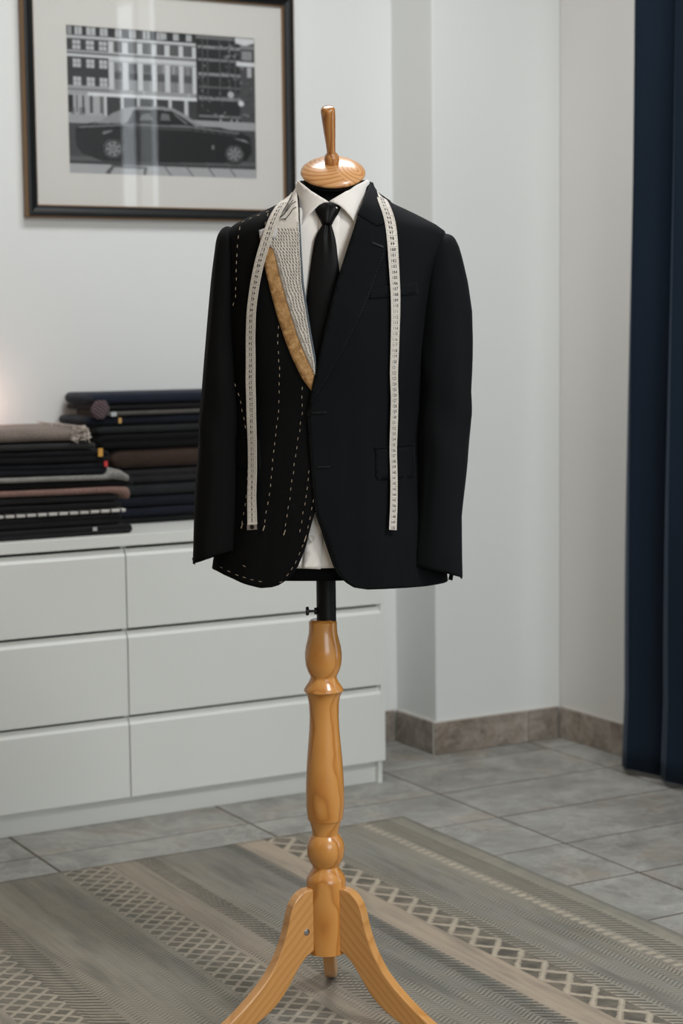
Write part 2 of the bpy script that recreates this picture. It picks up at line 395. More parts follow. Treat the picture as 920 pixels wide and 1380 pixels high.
for i, (lb, xb, col, ly_, dp, bu, st) in enumerate(spec):
    e = .0006
    o = fabric(lb, (BL[i][0]+e, BL[i][1]+e), (BL[i+1][0]-e, BL[i+1][1]-e), X0+R.uniform(-.01, .02), xb, FY+R.uniform(0, .008)-(.004 if i in (5, 7) else 0), 4.97, col, 'right', ly_, dp, bu, st, group=GL)
    if i == 8:
        bm = box(.320, .330, -.1805, -.1785, .009, .024); obj('label', bm, plain('red_label', rgb(196, 50, 52), .6), o, label='small red woven label')
    if i == 9:
        bm = box(.308, .321, -.1825, -.1805, .004, .026); obj('label', bm, plain('gold_label', rgb(202, 150, 62), .5), o, label='small gold woven label')
    if i == 0:
        bm = box(.25, .262, -.181, -.179, .012, .022); obj('label', bm, plain('silver_label', rgb(170, 170, 168), .5), o, label='tiny silver label')
    if i == 11:
        bm = bmesh.new()
        for k in range(46):
            y = -.178+.0076*k; x = .305+R.uniform(-.004, .004); z = R.uniform(.003, .03)
            tube([(x-.006, y, .034), (x+.002, y, .033), (x+.006, y+R.uniform(-.004, .004), .026), (x+.009+R.uniform(0, .003), y+R.uniform(-.003, .003), z*.5)], .0016, 5, bm)
        for k in range(40):
            x = .262+R.uniform(0, .05); z = R.uniform(.001, .034)
            tube([(x, -.181, z), (x+R.uniform(.002, .008), -.1835, z+R.uniform(-.008, .006)), (x+R.uniform(.004, .014), -.183, z+R.uniform(-.012, .006))], .0013, 5, bm)
        fr = obj('fringe', bm, plain('pale_wool', rgb(190, 180, 170), .95), o, smooth=True, kind='stuff', label='pale frayed wool edge')
GB = 'folded suiting lengths in the right pile'
zb = [.780, .797, .826, .857, .894, .932, .993, 1.034, 1.058, 1.084, 1.099, 1.115, 1.148]
spec = [('black suiting at the very bottom of the right pile', 1.995, rgb(16, 17, 18), 1, None),
 ('navy folded suiting second from bottom of the right pile', 1.992, rgb(22, 25, 36), 1, None),
 ('dark navy suiting lying third from bottom of the right pile', 1.99, rgb(20, 22, 31), 1, None),
 ('dark slate folded suiting fourth from bottom of the right pile', 1.992, rgb(34, 37, 38), 1, None),
 ('charcoal flecked suiting directly under the brown roll, right pile', 1.995, rgb(34, 33, 34), 2, None),
 ('dark brown thick wool fold in the middle of the right pile', 2.0, rgb(56, 43, 36), 1, None),
 ('black suiting resting on the thick brown wool, right pile', 1.965, rgb(10, 10, 11), 2, None),
 ('charcoal suiting below the navy one with gold label, right pile', 1.955, rgb(34, 36, 37), 1, None),
 ('dark navy suiting with small gold label, upper right pile', 1.93, rgb(19, 24, 34), 1, None),
 ('grey pinstriped suiting in the upper right pile', 1.985, rgb(74, 73, 69), 1, 'pin'),
 ('black suiting with violet-brown striped lining fold, right pile', 1.955, rgb(22, 21, 23), 1, None),
 ('navy suiting curling at its end, on top of right pile', 1.95, rgb(27, 33, 46), 1, None)]
for i, (lb, xa, col, ly_, st) in enumerate(spec):
    e = .0006; tl = .002 if i == 11 else 0
    o = fabric(lb, (zb[i]+e, zb[i]+e), (zb[i+1]-e, zb[i+1]-e-tl), xa, 2.62+R.uniform(-.01, .01), 4.815+R.uniform(0, .006), 5.035, col, 'left', ly_, 0, .0, st, group=GB)
    if i == 8:
        bm = box(-.258, -.249, -.112, -.1105, .006, .021); obj('label', bm, plain('gold_label_small', rgb(190, 150, 84), .5), o, label='tiny gold label')
    if i == 9:
        bm = box(-.30, -.284, -.112, -.1105, .000, .012); obj('label', bm, plain('white_label_small', rgb(178, 182, 184), .5), o, label='tiny white label')
    if i == 10:
        # soft fold of striped lining hanging in front of the end
        rows = []
        for j in range(9):
            t = j/8; zz = .030-.052*t; ww = .024*math.sin(PI*(.12+.8*t))+.004
            rows.append([(-.322-.004*t+ww*math.cos(a), -.108+.008*math.sin(a)-.004, zz) for a in [2*PI*k/14 for k in range(14)]])
        bmf = grid(rows, True, None, True, True); bmesh.ops.recalc_face_normals(bmf, faces=bmf.faces)
        obj('lining_fold', bmf, fabric_mat('striped_lining', rgb(60, 46, 50), 'fine'), o, smooth=True, label='violet-brown finely striped lining')

# ================================================================ PICTURE
PX0, PX1, PZ0, PZ1 = 1.849, 2.704, 1.640, 2.312
pc = ((PX0+PX1)/2, YB-.001, PZ0)
pic = empty('framed_picture', pc); props(pic, 'black framed black-and-white photograph of a classic car before townhouses', 'picture')
hw = (PX1-PX0)/2; hh = PZ1-PZ0
M_fb = Mat('black_frame_lacquer').set(Base_Color=rgb(13, 15, 16), Roughness=.42, Specular_IOR_Level=.3).m
M_fg = plain('dull_gold_frame_edge', rgb(128, 98, 66), .45, .3)
M_mat = plain('passepartout_card', rgb(214, 212, 206), .9)
# mitred moulding: profile (inset, depth towards the room)
prof = [(0, 0), (0, .026), (.004, .029), (.012, .030), (.018, .026), (.026, .023), (.033, .022), (.036, .019), (.036, .0)]
for side in range(4):
    bm = bmesh.new()
    corners = [(-hw, 0), (hw, 0), (hw, hh), (-hw, hh)]
    a, b2 = corners[side], corners[(side+1) % 4]
    inw = [(1, 1), (-1, 1), (-1, -1), (1, -1)]
    ia, ib = inw[side], inw[(side+1) % 4]
    r1 = [(a[0]+ia[0]*p, -q, a[1]+ia[1]*p) for p, q in prof]; r2 = [(b2[0]+ib[0]*p, -q, b2[1]+ib[1]*p) for p, q in prof]
    grid([r1, r2], True, bm, True, True); bmesh.ops.recalc_face_normals(bm, faces=bm.faces)
    o = obj('frame_rail', bm, [M_fb, M_fg], pic)
    for pl in o.data.polygons:
        cc = pl.center; ins = min(cc.x+hw, hw-cc.x, cc.z, hh-cc.z) if False else {0: cc.z, 1: hw-cc.x, 2: hh-cc.z, 3: cc.x+hw}[side]
        if ins < .003 or ins > .0335: pl.material_index = 1
obj('backing', box(-hw+.006, hw-.006, -.004, -.0005, .006, hh-.006), M_mat, pic)
ix0, ix1, iz0, iz1 = 1.985, 2.578, 1.767, 2.178     # print
mt_ = bmesh.new()
def frame_plate(bm, o0, o1, p0, p1, i0, i1, j0, j1, ya, yb):
    O = [(o0, p0), (o1, p0), (o1, p1), (o0, p1)]; I = [(i0, j0), (i1, j0), (i1, j1), (i0, j1)]
    for k in range(4):
        k2 = (k+1) % 4
        rows = [[(O[k][0], ya, O[k][1]), (I[k][0], ya, I[k][1]), (I[k][0], yb, I[k][1]), (O[k][0], yb, O[k][1])], [(O[k2][0], ya, O[k2][1]), (I[k2][0], ya, I[k2][1]), (I[k2][0], yb, I[k2][1]), (O[k2][0], yb, O[k2][1])]]
        grid(rows, True, bm)
    bmesh.ops.recalc_face_normals(bm, faces=bm.faces); return bm
obj('mount', frame_plate(mt_, -hw+.03, hw-.03, .03, hh-.03, ix0-pc[0], ix1-pc[0], iz0-PZ0, iz1-PZ0, -.0105, -.0085), M_mat, pic, label='off-white card mount')
# the print, painted cell by cell
NW, NH = 320, 224
img = np.full((NH, NW), .5)
U_, V_ = np.meshgrid((np.arange(NW)+.5)/NW, (np.arange(NH)+.5)/NH)
def uv(px, py):
    u = (px-93.5)/251.5; top = 33.2+.0716*(px-93.5); bot = 232+.038*(px-93.5); return u, (py-top)/(bot-top)
def rect(u0, u1, v0, v1, c, a=1.0):
    mk = (U_ >= u0) & (U_ < u1) & (V_ >= v0) & (V_ < v1); img[mk] = img[mk]*(1-a)+c*a
def poly(pts, c, a=1.0):
    q = [uv(*p) for p in pts]; mk = np.zeros_like(U_, bool)
    for (x1, y1), (x2, y2) in zip(q, q[1:]+q[:1]):
        if y1 == y2: continue
        mk ^= ((y1 > V_) != (y2 > V_)) & (U_ < (x2-x1)*(V_-y1)/(y2-y1)+x1)
    img[mk] = img[mk]*(1-a)+c*a
def disc(px, py, r, c, r0=0):
    u, v = uv(px, py); d = np.hypot((U_-u)*251.5, (V_-v)*196); img[(d <= r) & (d >= r0)] = c
xa = lambda z: (90+z/6.57-93.5)/251.5
xb_ = lambda z: (220+z/6.27-93.5)/251.5
uc, ue = xa(378), xb_(275)
# left brick house
rect(0, uc, 0, .47, .20); rect(0, ue, 0, .068, .16); rect(0, uc, .066, .09, .72); rect(0, uc, .165, .178, .66); rect(0, uc, .178, .19, .38); rect(0, uc, .19, .212, .82)
rect(0, uc, .40, .46, .62); rect(0, uc, .425, .435, .4); rect(0, uc, .46, .60, .66)
for a, b2 in ((80, 145), (195, 260), (300, 370)):
    for v0, v1 in ((.10, .16), (.222, .282), (.345, .40)):
        rect(xa(a), xa(b2), v0, v1, .74); rect(xa((a+b2)/2-3), xa((a+b2)/2+3), v0, v1, .45); rect(xa(a), xa(b2), (v0+v1)/2-.003, (v0+v1)/2+.003, .45)
for a, b2 in ((45, 75), (100, 160), (200, 275), (310, 380), (440, 500), (560, 620), (680, 740), (800, 850)): rect(xa(a), xa(b2), .006, .062, .72); rect(xa((a+b2)/2-4), xa((a+b2)/2+3), .01, .06, .4)
for k in range(4): rect(xb_(20+k*105-40), xb_(20+k*105+10), .01, .06, .7)
for a, b2, c in ((30, 75, .12), (100, 112, .3), (150, 165, .25), (215, 240, .3), (300, 320, .35)): rect(xa(a), xa(b2), .47, .585, c)
for k in range(12): rect(xa(60+k*11), xa(63+k*11), .55, .60, .3)
# white centre house
rect(uc, ue, .066, .455, .80); rect(uc, ue, .085, .092, .45); rect(uc, ue, .175, .19, .45); rect(uc, ue, .225, .228, .5)
cols = [397, 527, 650, 775]
bays = [(xa(425), xa(500)), (xa(548), xa(628)), (xa(672), xa(752)), (xa(795), xb_(10)), (xb_(55), xb_(128)), (xb_(168), xb_(240))]
for i, (a, b2) in enumerate(bays):
    rect(a, b2, .095, .165, .30); rect(a+.006, b2-.006, .10, .16, .42)
    for k in range(3): rect(a+(b2-a)*(k+.8)/4, a+(b2-a)*(k+.8)/4+.003, .10, .16, .15)
    rect(a, b2, .232, .44, .42); rect(a+.004, b2-.004, .236, .29, .62 if i not in (1, 2) else .3)
    for k in range(4): rect(a+(b2-a)*(k+.6)/4.4, a+(b2-a)*(k+.6)/4.4+.003, .236, .29, .2)
    rect(a, b2, .30, .345, .07 if i in (1, 2) else .32); rect(a+.004, b2-.004, .35, .41, .6)
    for k in range(3): rect(a+(b2-a)*(k+.8)/4, a+(b2-a)*(k+.8)/4+.003, .35, .41, .3)
rect(uc, xb_(330), .415, .445, .68)
for k in range(60): rect(uc+k*.0095, uc+k*.0095+.003, .42, .44, .4)
rect(xa(200), xb_(330), .445, .47, .86)
rect(xa(330), xb_(330), .47, .60, .22)
for z in (345, 490, 630, 775): rect(xa(z-14), xa(z+14), .465, .62, .78)
for z in (50, 185, 315): rect(xb_(z-15), xb_(z+15), .465, .62, .76)
# scaffolded house and right neighbour
rect(ue, xb_(650), 0, .62, .13); rect(xb_(650), 1, 0, .62, .28)
poly([(316, 40), (346, 40), (346, 58), (332, 62), (318, 58)], .84)
rect(ue, xb_(600), .0, .03, .45)
for v0, v1, c in ((.075, .10, .55), (.165, .185, .5), (.265, .285, .55), (.355, .37, .38), (.43, .455, .5), (.56, .575, .45)): rect(ue+.01, xb_(655), v0, v1, c)
for z in (330, 375, 480, 560, 610): rect(xb_(z-5), xb_(z+5), .03, .45, .34)
rr = np.random.RandomState(3)
for k in range(150):
    u0, v0 = rr.uniform(ue, 1), rr.uniform(.05, .60); rect(u0, u0+rr.uniform(.004, .02), v0, v0+rr.uniform(.004, .018), rr.uniform(.05, .7), .7)
rect(xb_(655), 1, .06, .085, .5); rect(xb_(620), 1, .175, .205, .85); rect(xb_(670), xb_(760), .10, .16, .55); rect(xb_(715), xb_(755), .21, .28, .7)
for z in (480, 620, 570): rect(xb_(z-10), xb_(z+10), .58, .66, .6)
disc(325, 139, 4, .85); disc(311, 127, 4.5, .7)
# ground
rect(0, 1, .60, .655, .62); rect(0, 1, .655, .90, .26); rect(0, 1, .88, .925, .36); rect(0, 1, .925, 1, .66); rect(0, 1, .915, .927, .18)
poly([(140, 232), (150, 220), (196, 224), (194, 235), (190, 235), (191, 226), (152, 224), (146, 233)], .34)
for a in (225, 254, 283, 312): poly([(a-8, 222), (a-6, 222), (a+5, 238), (a+3, 238)], .4)
# car
body = [(104, 186), (104, 172), (108, 167), (136, 162), (149, 153), (166, 145), (181, 142.8), (215, 143), (233, 146), (249, 155), (266, 168), (296, 171.5), (324, 178), (337, 185), (339, 205), (331, 216), (300, 219), (165, 217), (140, 216), (112, 205), (105, 196)]
poly(body, .075)
poly([(125, 165), (136, 161.5), (149, 152.5), (166, 144.5), (181, 142.3), (215, 142.6), (233, 145.4), (249, 154), (270, 169.5), (262, 169.5), (244, 157), (230, 149), (212, 147), (180, 147), (170, 165)], .56)
poly([(172, 163), (178, 149), (214, 148.6), (229, 151), (247, 164.5)], .10)
poly([(186, 161), (190, 153), (200, 151), (206, 161)], .42); poly([(214, 161), (216, 151), (226, 153), (228, 162)], .42); poly([(231, 152), (234, 152), (252, 166), (248, 166)], .5)
poly([(108, 168), (170, 165.5), (250, 168), (322, 178), (322, 180.5), (250, 171), (170, 168), (107, 171)], .45)
poly([(170, 170), (250, 173), (318, 182), (318, 183), (250, 174.5), (170, 171.5)], .33)
poly([(106, 175), (125, 172), (170, 172), (172, 215), (140, 216), (112, 204), (104, 192)], .13)
poly([(268, 165), (290, 166), (297, 171), (270, 170)], .62); poly([(312, 185), (330, 188), (337, 193), (326, 190)], .55); poly([(138, 176), (150, 173.5), (151, 175.5), (139, 180)], .5)
for cx_, cy2, r_ in ((151.6, 199, 15.5), (314.5, 207, 14.5)):
    disc(cx_, cy2, r_, .05); disc(cx_, cy2, r_-2, .42, r_-3.3); disc(cx_, cy2, r_*.68, .52)
    for k in range(7):
        a = 2*PI*k/7; disc(cx_+math.cos(a)*r_*.48, cy2+math.sin(a)*r_*.48, 1.5, .14)
    disc(cx_, cy2, 2.6, .2); disc(cx_, cy2, 1.5, .6)
disc(285, 196, 1.8, .5); disc(285, 199, 1.8, .5); rect(0, 1, .905, .915, .3)
img = np.clip(img+rr.uniform(-.03, .03, img.shape), 0, 1)
k3 = np.pad(img, 1, mode='edge'); img = (k3[:-2, 1:-1]+k3[2:, 1:-1]+k3[1:-1, :-2]+k3[1:-1, 2:]+2*img)/6
x_ = np.linspace(ix0-pc[0]-.002, ix1-pc[0]+.002, NW+1); z_ = np.linspace(iz1-PZ0+.002, iz0-PZ0-.002, NH+1)
gxv, gzv = np.meshgrid(x_, z_); co = np.stack([gxv, np.full_like(gxv, -.0070), gzv], -1).reshape(-1, 3)
idx = np.arange((NW+1)*(NH+1)).reshape(NH+1, NW+1)
q = np.stack([idx[:-1, :-1], idx[1:, :-1], idx[1:, 1:], idx[:-1, 1:]], -1).reshape(-1, 4)
me = bpy.data.meshes.new('print'); me.vertices.add(len(co)); me.vertices.foreach_set('co', co.ravel()); me.loops.add(q.size); me.loops.foreach_set('vertex_index', q.ravel())
me.polygons.add(len(q)); me.polygons.foreach_set('loop_start', np.arange(0, q.size, 4)); me.update(); me.validate()
at = me.color_attributes.new('tone', 'FLOAT_COLOR', 'CORNER')
lin = np.where(img <= .04045, img/12.92, ((img+.055)/1.055)**2.4).ravel()
ca = np.ones((len(q), 4, 4)); ca[..., 0] = lin[:, None]*.97; ca[..., 1] = lin[:, None]; ca[..., 2] = lin[:, None]*1.01
at.data.foreach_set('color', ca.ravel())
qm = Mat('silver_print'); an = qm.N('ShaderNodeAttribute', attribute_name='tone'); qm.set(Base_Color=an.outputs['Color'], Roughness=.55)
obj('print', me, qm.m, pic, label='black-and-white photograph of a car in front of townhouses')
gm = bpy.data.materials.new('picture_glass'); gm.use_nodes = True; nt = gm.node_tree; nt.nodes.clear()
out = nt.nodes.new('ShaderNodeOutputMaterial'); mx = nt.nodes.new('ShaderNodeMixShader'); tr = nt.nodes.new('ShaderNodeBsdfTransparent'); gl = nt.nodes.new('ShaderNodeBsdfGlossy'); fr = nt.nodes.new('ShaderNodeFresnel')
geo = nt.nodes.new('ShaderNodeNewGeometry'); mr = nt.nodes.new('ShaderNodeMapRange'); mr.inputs[3].default_value = 1.5; mr.inputs[4].default_value = 1/1.5; nt.links.new(geo.outputs['Backfacing'], mr.inputs[0]); nt.links.new(mr.outputs[0], fr.inputs[0])
gl.inputs['Roughness'].default_value = .02; fr.inputs[0].default_value = 1.5
nt.links.new(fr.outputs[0], mx.inputs[0]); nt.links.new(tr.outputs[0], mx.inputs[1]); nt.links.new(gl.outputs[0], mx.inputs[2]); nt.links.new(mx.outputs[0], out.inputs[0])
obj('glass', box(-hw+.035, hw-.035, -.0165, -.0145, .035, hh-.035), gm, pic, label='reflecting picture glass')

# ================================================================ RUG
def rug_mat():
    q = Mat('woven_rug'); x, y, z = q.xyz(q.coord())   # object origin at the rug's far right corner: d = distance from right edge, v along it
    d = x*-1; v = y*-1; pv = q.comb(x, y, 0.0)
    n_lo = q.noise(pv, 3.0, 3, .5, 0, (2.2, .5, 1)); n_str = q.noise(pv, 26, 4, .6, 0, (3, .12, 1)); n_hi = q.noise(pv, 420, 2, .6); n_md = q.noise(pv, 14, 3, .6)
    warp = (q.noise(pv, 5, 2)-.5)*.03
    # base tone follows broad bands across d
    bands = q.ramp(d*.55, [(0, rgb(132, 131, 120)), (.04, rgb(152, 148, 135)), (.075, rgb(154, 148, 135)), (.11, rgb(146, 145, 136)), (.165, rgb(140, 139, 131)), (.19, rgb(160, 153, 138)), (.236, rgb(174, 158, 139)), (.275, rgb(172, 157, 139)), (.285, rgb(126, 126, 120)), (.38, rgb(144, 142, 133)), (.46, rgb(160, 148, 132)), (.56, rgb(132, 131, 122)), (.70, rgb(152, 143, 128)), (1, rgb(138, 135, 124))])
    col = q.mix((n_str-.47)*1.5+.05, bands, rgb(96, 95, 88)); col = q.mix((n_md-.45)*1.3, col, rgb(178, 166, 147))
    dark = rgb(56, 57, 54); lightc = rgb(192, 181, 162)
    def seg(a, b_): return d.band(a, b_)
    zz = ((d*20).fr()-.5).ab()*2
    her = ((v*84+zz*1.4+warp*36).fr()-.5).ab()*2
    hatch = ((v*54+d*34+warp*26).fr()-.5).ab()*2
    her_m = seg(.155, .315)+seg(.52, .86)+seg(1.0, 1.235)+seg(1.45, 1.9)
    hat_m = seg(.055, .115)+seg(.318, .352)+seg(.505, .545)+seg(.74, .79)+seg(1.235, 1.30)
    her_v = (her-.45).mx(0.0)*2.2*her_m*((n_lo-.3)*3.2+(n_md-.5)*1.5).mx(0.1)
    hat_v = (hatch-.38).mx(0.0)*2.6*hat_m*(n_md*1.8)
    wx = (q.noise(pv, 60, 2)-.5)*.16
    def lattice(a, b_, pd, pvv, wd):
        p_ = ((d-a)/pd+(v/pvv)); m_ = ((d-a)/pd-(v/pvv))
        l1 = ((p_+warp*2+wx).fr()-.5).ab(); l2 = ((m_+warp*2-wx).fr()-.5).ab(); mn = l1.mn(l2); return seg(a, b_), mn.lt(wd), mn
    s1, line1, m1 = lattice(.354, .428, .074, .085, .06)
    s2, line2, m2 = lattice(.872, .985, .050, .046, .12)
    s3, line3, m3 = lattice(1.30, 1.42, .050, .046, .12)
    s4, line4, m4 = lattice(1.98, 2.1, .06, .06, .09)
    lat_d = s1*(m1.gt(.13))*.95+(s2*m2.gt(.14)+s3*m3.gt(.14)+s4*m4.gt(.1))*.75
    lat_l = s1*line1*.8+(s2*line2+s3*line3+s4*line4)*.45
    dash = ((((v*34+wx).fr()).band(.15, .7))*seg(.124, .146))
    drk = (her_v+hat_v+lat_d*(n_md*1.6)).mn(1.0)*.92
    smoke = ((q.noise(pv, 7, 3, .55, 0, (2.6, .35, 1))-.52).mx(0.0)*5.5).mn(1.0)*.55
    col = q.mix(smoke, col, rgb(84, 86, 83))
    col = q.mix(drk, col, dark); col = q.mix((lat_l+dash*.95)*(n_md*1.5), col, lightc)
    col = q.mix((n_hi-.4)*.45, col, rgb(66, 66, 62))
    col = q.mix(.07, col, rgb(186, 170, 138))
    q.set(Base_Color=col, Roughness=.96, Sheen_Weight=.1, Specular_IOR_Level=.15)
    q.bump((her+hatch)*.25+n_hi-drk, .7, .003); return q.m
RX, RY, RW, RL = 2.577, 4.229, 2.30, 3.4
bm = bmesh.new(); nx_, ny_ = 90, 130
rows = []
for j in range(ny_+1):
    r_ = []
    for i in range(nx_+1):
        x = -RW*i/nx_; y = -RL*j/ny_; ex = min(i, nx_-i); ey = min(j, ny_-j); wv = .0012*noise.noise((x*60, y*2, 0))+.0015*noise.noise((x*3, y*3, 5))
        ox = .004*noise.noise((0, y*6, 1)) if i == 0 else 0; oy = .004*noise.noise((x*6, 0, 2)) if j == 0 else 0
        r_.append((x+ox, y+oy, (.0062+wv) if ex and ey else .0045))
    rows.append(r_)
grid(rows, False, bm)
bnd = [e for e in bm.edges if e.is_boundary]
ext = bmesh.ops.extrude_edge_only(bm, edges=bnd); 
for v_ in [g for g in ext['geom'] if isinstance(g, bmesh.types.BMVert)]: v_.co.z = .0005
bmesh.ops.recalc_face_normals(bm, faces=bm.faces)
rug = obj('rug', bm, rug_mat(), smooth=True, label='grey beige woven rug with lattice and herringbone bands', cat='rug'); rug.location = (RX, RY, 0)

# ================================================================ CURTAINS
def curtain_mat():
    q = Mat('navy_velvet_curtain'); p = q.coord(); n = q.noise(p, 5, 3, .5, 0, (1, 1, .2)); n2 = q.noise(p, 700, 2)
    q.set(Base_Color=q.ramp(n*.6+n2*.4, [(.3, rgb(15, 24, 35)), (.7, rgb(22, 35, 49))]), Roughness=.85, Sheen_Weight=.12, Sheen_Roughness=.4, Sheen_Tint=(.6, .75, 1, 1), Specular_IOR_Level=.15); q.bump(n2, .2, .0006); return q.m
M_cur = curtain_mat()
def curtain(y0, y1, label, seed, x=3.43, folds=11):
    cx = x; n = folds*12; rows = []
    for j in range(41):
        t = j/40; z = 2.98*(1-t)+.016*t; r_ = []
        for i in range(n+1):
            s = i/n; ph = s*folds*2*PI; amp = .038*(1+.25*noise.noise((s*5, seed, 0)))*(1-.25*t)
            lean = .012*math.sin(t*PI*1.5)*(1-s)
            yy = lerp(y0, y1, s)+.016*math.sin(2*ph)+.015*noise.noise((s*4, t*2, seed))*t+(-.02+.045*math.sin(t*2.2+.3))*(1-s)*(1 if s < .15 else .3)
            xx = cx+amp*math.cos(ph+.5*noise.noise((s*3, t*1.3, seed+4)))+lean-.02*max(0, t-.93)/.07*.6
            zz = z-.006*math.cos(ph) if j == 40 else z
            r_.append((xx-cx, yy-(y0+y1)/2, zz))
        rows.append(r_)
    bm = grid(rows)
    o = obj('curtain', bm, M_cur, None, True, thick=.003, label=label, cat='curtain'); o.location = (cx, (y0+y1)/2, 0); return o
cu1 = curtain(4.36, 2.40, 'floor-length dark navy curtain in loose folds at the right edge', 1.3)
cu2 = curtain(1.90, .66, 'dark navy curtain at the near end of the side window', 8.1, folds=6)
rod = obj('curtain_rod', tube([(0, -2.0, 0), (0, 2.0, 0)], .012, 12), M_blackmetal, label='black rod carrying the navy curtains, above the frame', cat='curtain rod'); rod.location = (3.43, 2.55, 3.0)
for yy in (-1.95, 0, 1.95): obj('bracket', box(0, .103, yy-.008, yy+.008, -.008, .008), M_blackmetal, rod)

# ================================================================ DRESS FORM
RZ = -YAW
def at0(o): o.location = M0; o.rotation_euler = (0, 0, RZ); return o
form = at0(bpy.data.objects.new('dress_form', None)); C.objects.link(form)
props(form, 'tailor dress form, black torso on a turned pine tripod stand', 'dress form')
# body surface table: y px, left px, right px, half depth, centre depth
TB = [(244, 400.5, 498.5, .062, .010), (252, 399.5, 501, .066, .008), (260, 396, 506, .070, .005), (267, 388, 516, .075, .003), (276, 371, 529, .082, 0), (284, 354, 546, .089, 0), (292, 334, 562, .095, 0), (300, 318, 577, .100, 0), (307, 308, 590, .104, 0), (313, 303, 597, .107, 0), (322, 300.5, 600, .110, 0),
      (340, 300, 597, .115, 0), (370, 301, 588, .121, 0), (420, 304, 578, .127, 0), (480, 307, 572, .125, 0), (550, 309, 570, .119, 0), (600, 309, 571, .117, 0), (660, 305, 578, .121, 0), (720, 296, 590, .126, 0), (770, 287, 600, .128, 0), (800, 284, 604, .129, 0)]
T3 = []
for y, xl, xr, hd, yc in TB:
    a, b2 = L(xl, y, yc), L(xr, y, yc); T3.append(((a.z+b2.z)/2, (a.x+b2.x)/2, (b2.x-a.x)/2, hd, yc))
T3.sort()
ZT = [t[0] for t in T3]
def row(z):
    return [interp([(t[0], t[k]) for t in T3], z) for k in (1, 2, 3, 4)]
NS = 2.35
def S(th, z, off=0.0):
    cx, hw_, hd, yc = row(z); s, c = math.sin(th), math.cos(th)
    n = lerp(2.0, NS, min(1, max(0, (ZT[-1]-z)/.1)))
    return Vector((cx+(hw_+off)*math.copysign(abs(s)**(2/n), s), yc-(hd+off)*math.copysign(abs(c)**(2/n), c), z))
def theta_at(px, py, off=0):
    ly = -.11
    for _ in range(5):
        p = L(px, py, ly); cx, hw_, hd, yc = row(p.z); n = lerp(2.0, NS, min(1, max(0, (ZT[-1]-p.z)/.1)))
        t = max(-1, min(1, (p.x-cx)/(hw_+off))); s = math.copysign(abs(t)**(n/2), t); th = math.asin(s); ly = S(th, p.z, off).y
    return th, p.z
def surf_bvh(fn, z0, z1, nz=90, nth=180):
    vs, fs = [], []
    for j in range(nz+1):
        z = lerp(z0, z1, j/nz)
        for i in range(nth): vs.append(fn(2*PI*i/nth-PI, z))
    for j in range(nz):
        for i in range(nth): a = j*nth+i; b3 = j*nth+(i+1) % nth; fs.append((a, b3, b3+nth, a+nth))
    return BVHTree.FromPolygons(vs, fs)
ZTOP = ZT[-1]; ZBOT = L(440, 800, -.125).z
BV = surf_bvh(lambda t, z: S(t, z), ZBOT-.03, ZTOP, 160)
def cast(px, py, off=0.0, bv=None):
    d = dl(px, py).normalized(); hit = (bv or BV).ray_cast(CL, d)
    if hit[0] is None:
        hit = (bv or BV).find_nearest(L(px, py, 0)); nrm = hit[1]
        return hit[0]-d*off, Vector((0, -1, 0))
    n = hit[1]
    if n.dot(d) > 0: n = -n
    return hit[0]+n*off, n
def patch(name, pts, mat, parent, off, thick=.0015, step=5, bv=None, disp=None, **k):
    """cut a cloth piece to an outline and lay it on the body surface"""
    dens = []
    for a, b2 in zip(pts, pts[1:]+pts[:1]):
        n = max(1, int(math.hypot(b2[0]-a[0], b2[1]-a[1])/step*1.3))
        for i in range(n): dens.append(Vector((lerp(a[0], b2[0], i/n), lerp(a[1], b2[1], i/n))))
    nb = len(dens); inn = []
    xs = [p.x for p in dens]; ys = [p.y for p in dens]
    def inside(x, y):
        c = False
        for p, q in zip(dens, dens[1:]+dens[:1]):
            if (p.y > y) != (q.y > y) and x < (q.x-p.x)*(y-p.y)/(q.y-p.y)+p.x: c = not c
        return c
    y = min(ys)+step/2; r_ = 0
    while y < max(ys):
        x = min(xs)+(step/2 if r_ % 2 else 0)
        while x < max(xs):
            if inside(x, y) and min((p.x-x)**2+(p.y-y)**2 for p in dens) > (step*.45)**2: inn.append(Vector((x, y)))
            x += step
        y += step*.87; r_ += 1
    res = delaunay_2d_cdt(dens+inn, [(i, (i+1) % nb) for i in range(nb)], [list(range(nb))], 1, 1e-4)
    bm = bmesh.new(); V = []
    for v in res[0]:
        o_ = off(v.x, v.y) if callable(off) else off
        V.append(bm.verts.new(cast(v.x, v.y, o_, bv)[0]))
    for f in res[2]:
        try: bm.faces.new([V[i] for i in f])
        except ValueError: pass
    bmesh.ops.recalc_face_normals(bm, faces=bm.faces)
    if sum(f.normal.y for f in bm.faces) > 0: bmesh.ops.reverse_faces(bm, faces=bm.faces)
    return obj(name, bm, mat, parent, True, thick=thick, **k)

# -- torso and neck
rows = []
zcapc = L(448.5, 231.5, -.005)
for j in range(50):
    z = lerp(ZBOT+.02, L(448, 262, 0).z, j/49); rows.append([S(2*PI*i/56-PI, z, -.026) for i in range(56)])
for tt in (.35, .7, 1):
    bz = L(448, 262, 0).z; z = lerp(bz, L(448, 240, 0).z, tt); c0 = L(448.5, 235, 0).x
    rows.append([(c0+lerp(.05, .0535, tt)*math.sin(2*PI*i/56-PI), -.004-lerp(.047, .0535, tt)*math.cos(2*PI*i/56-PI), z-.028*tt*math.cos(2*PI*i/56-PI)) for i in range(56)])
obj('torso', grid(rows, True, None, True, True), M_form, form, True, label='black jersey-covered torso and neck')
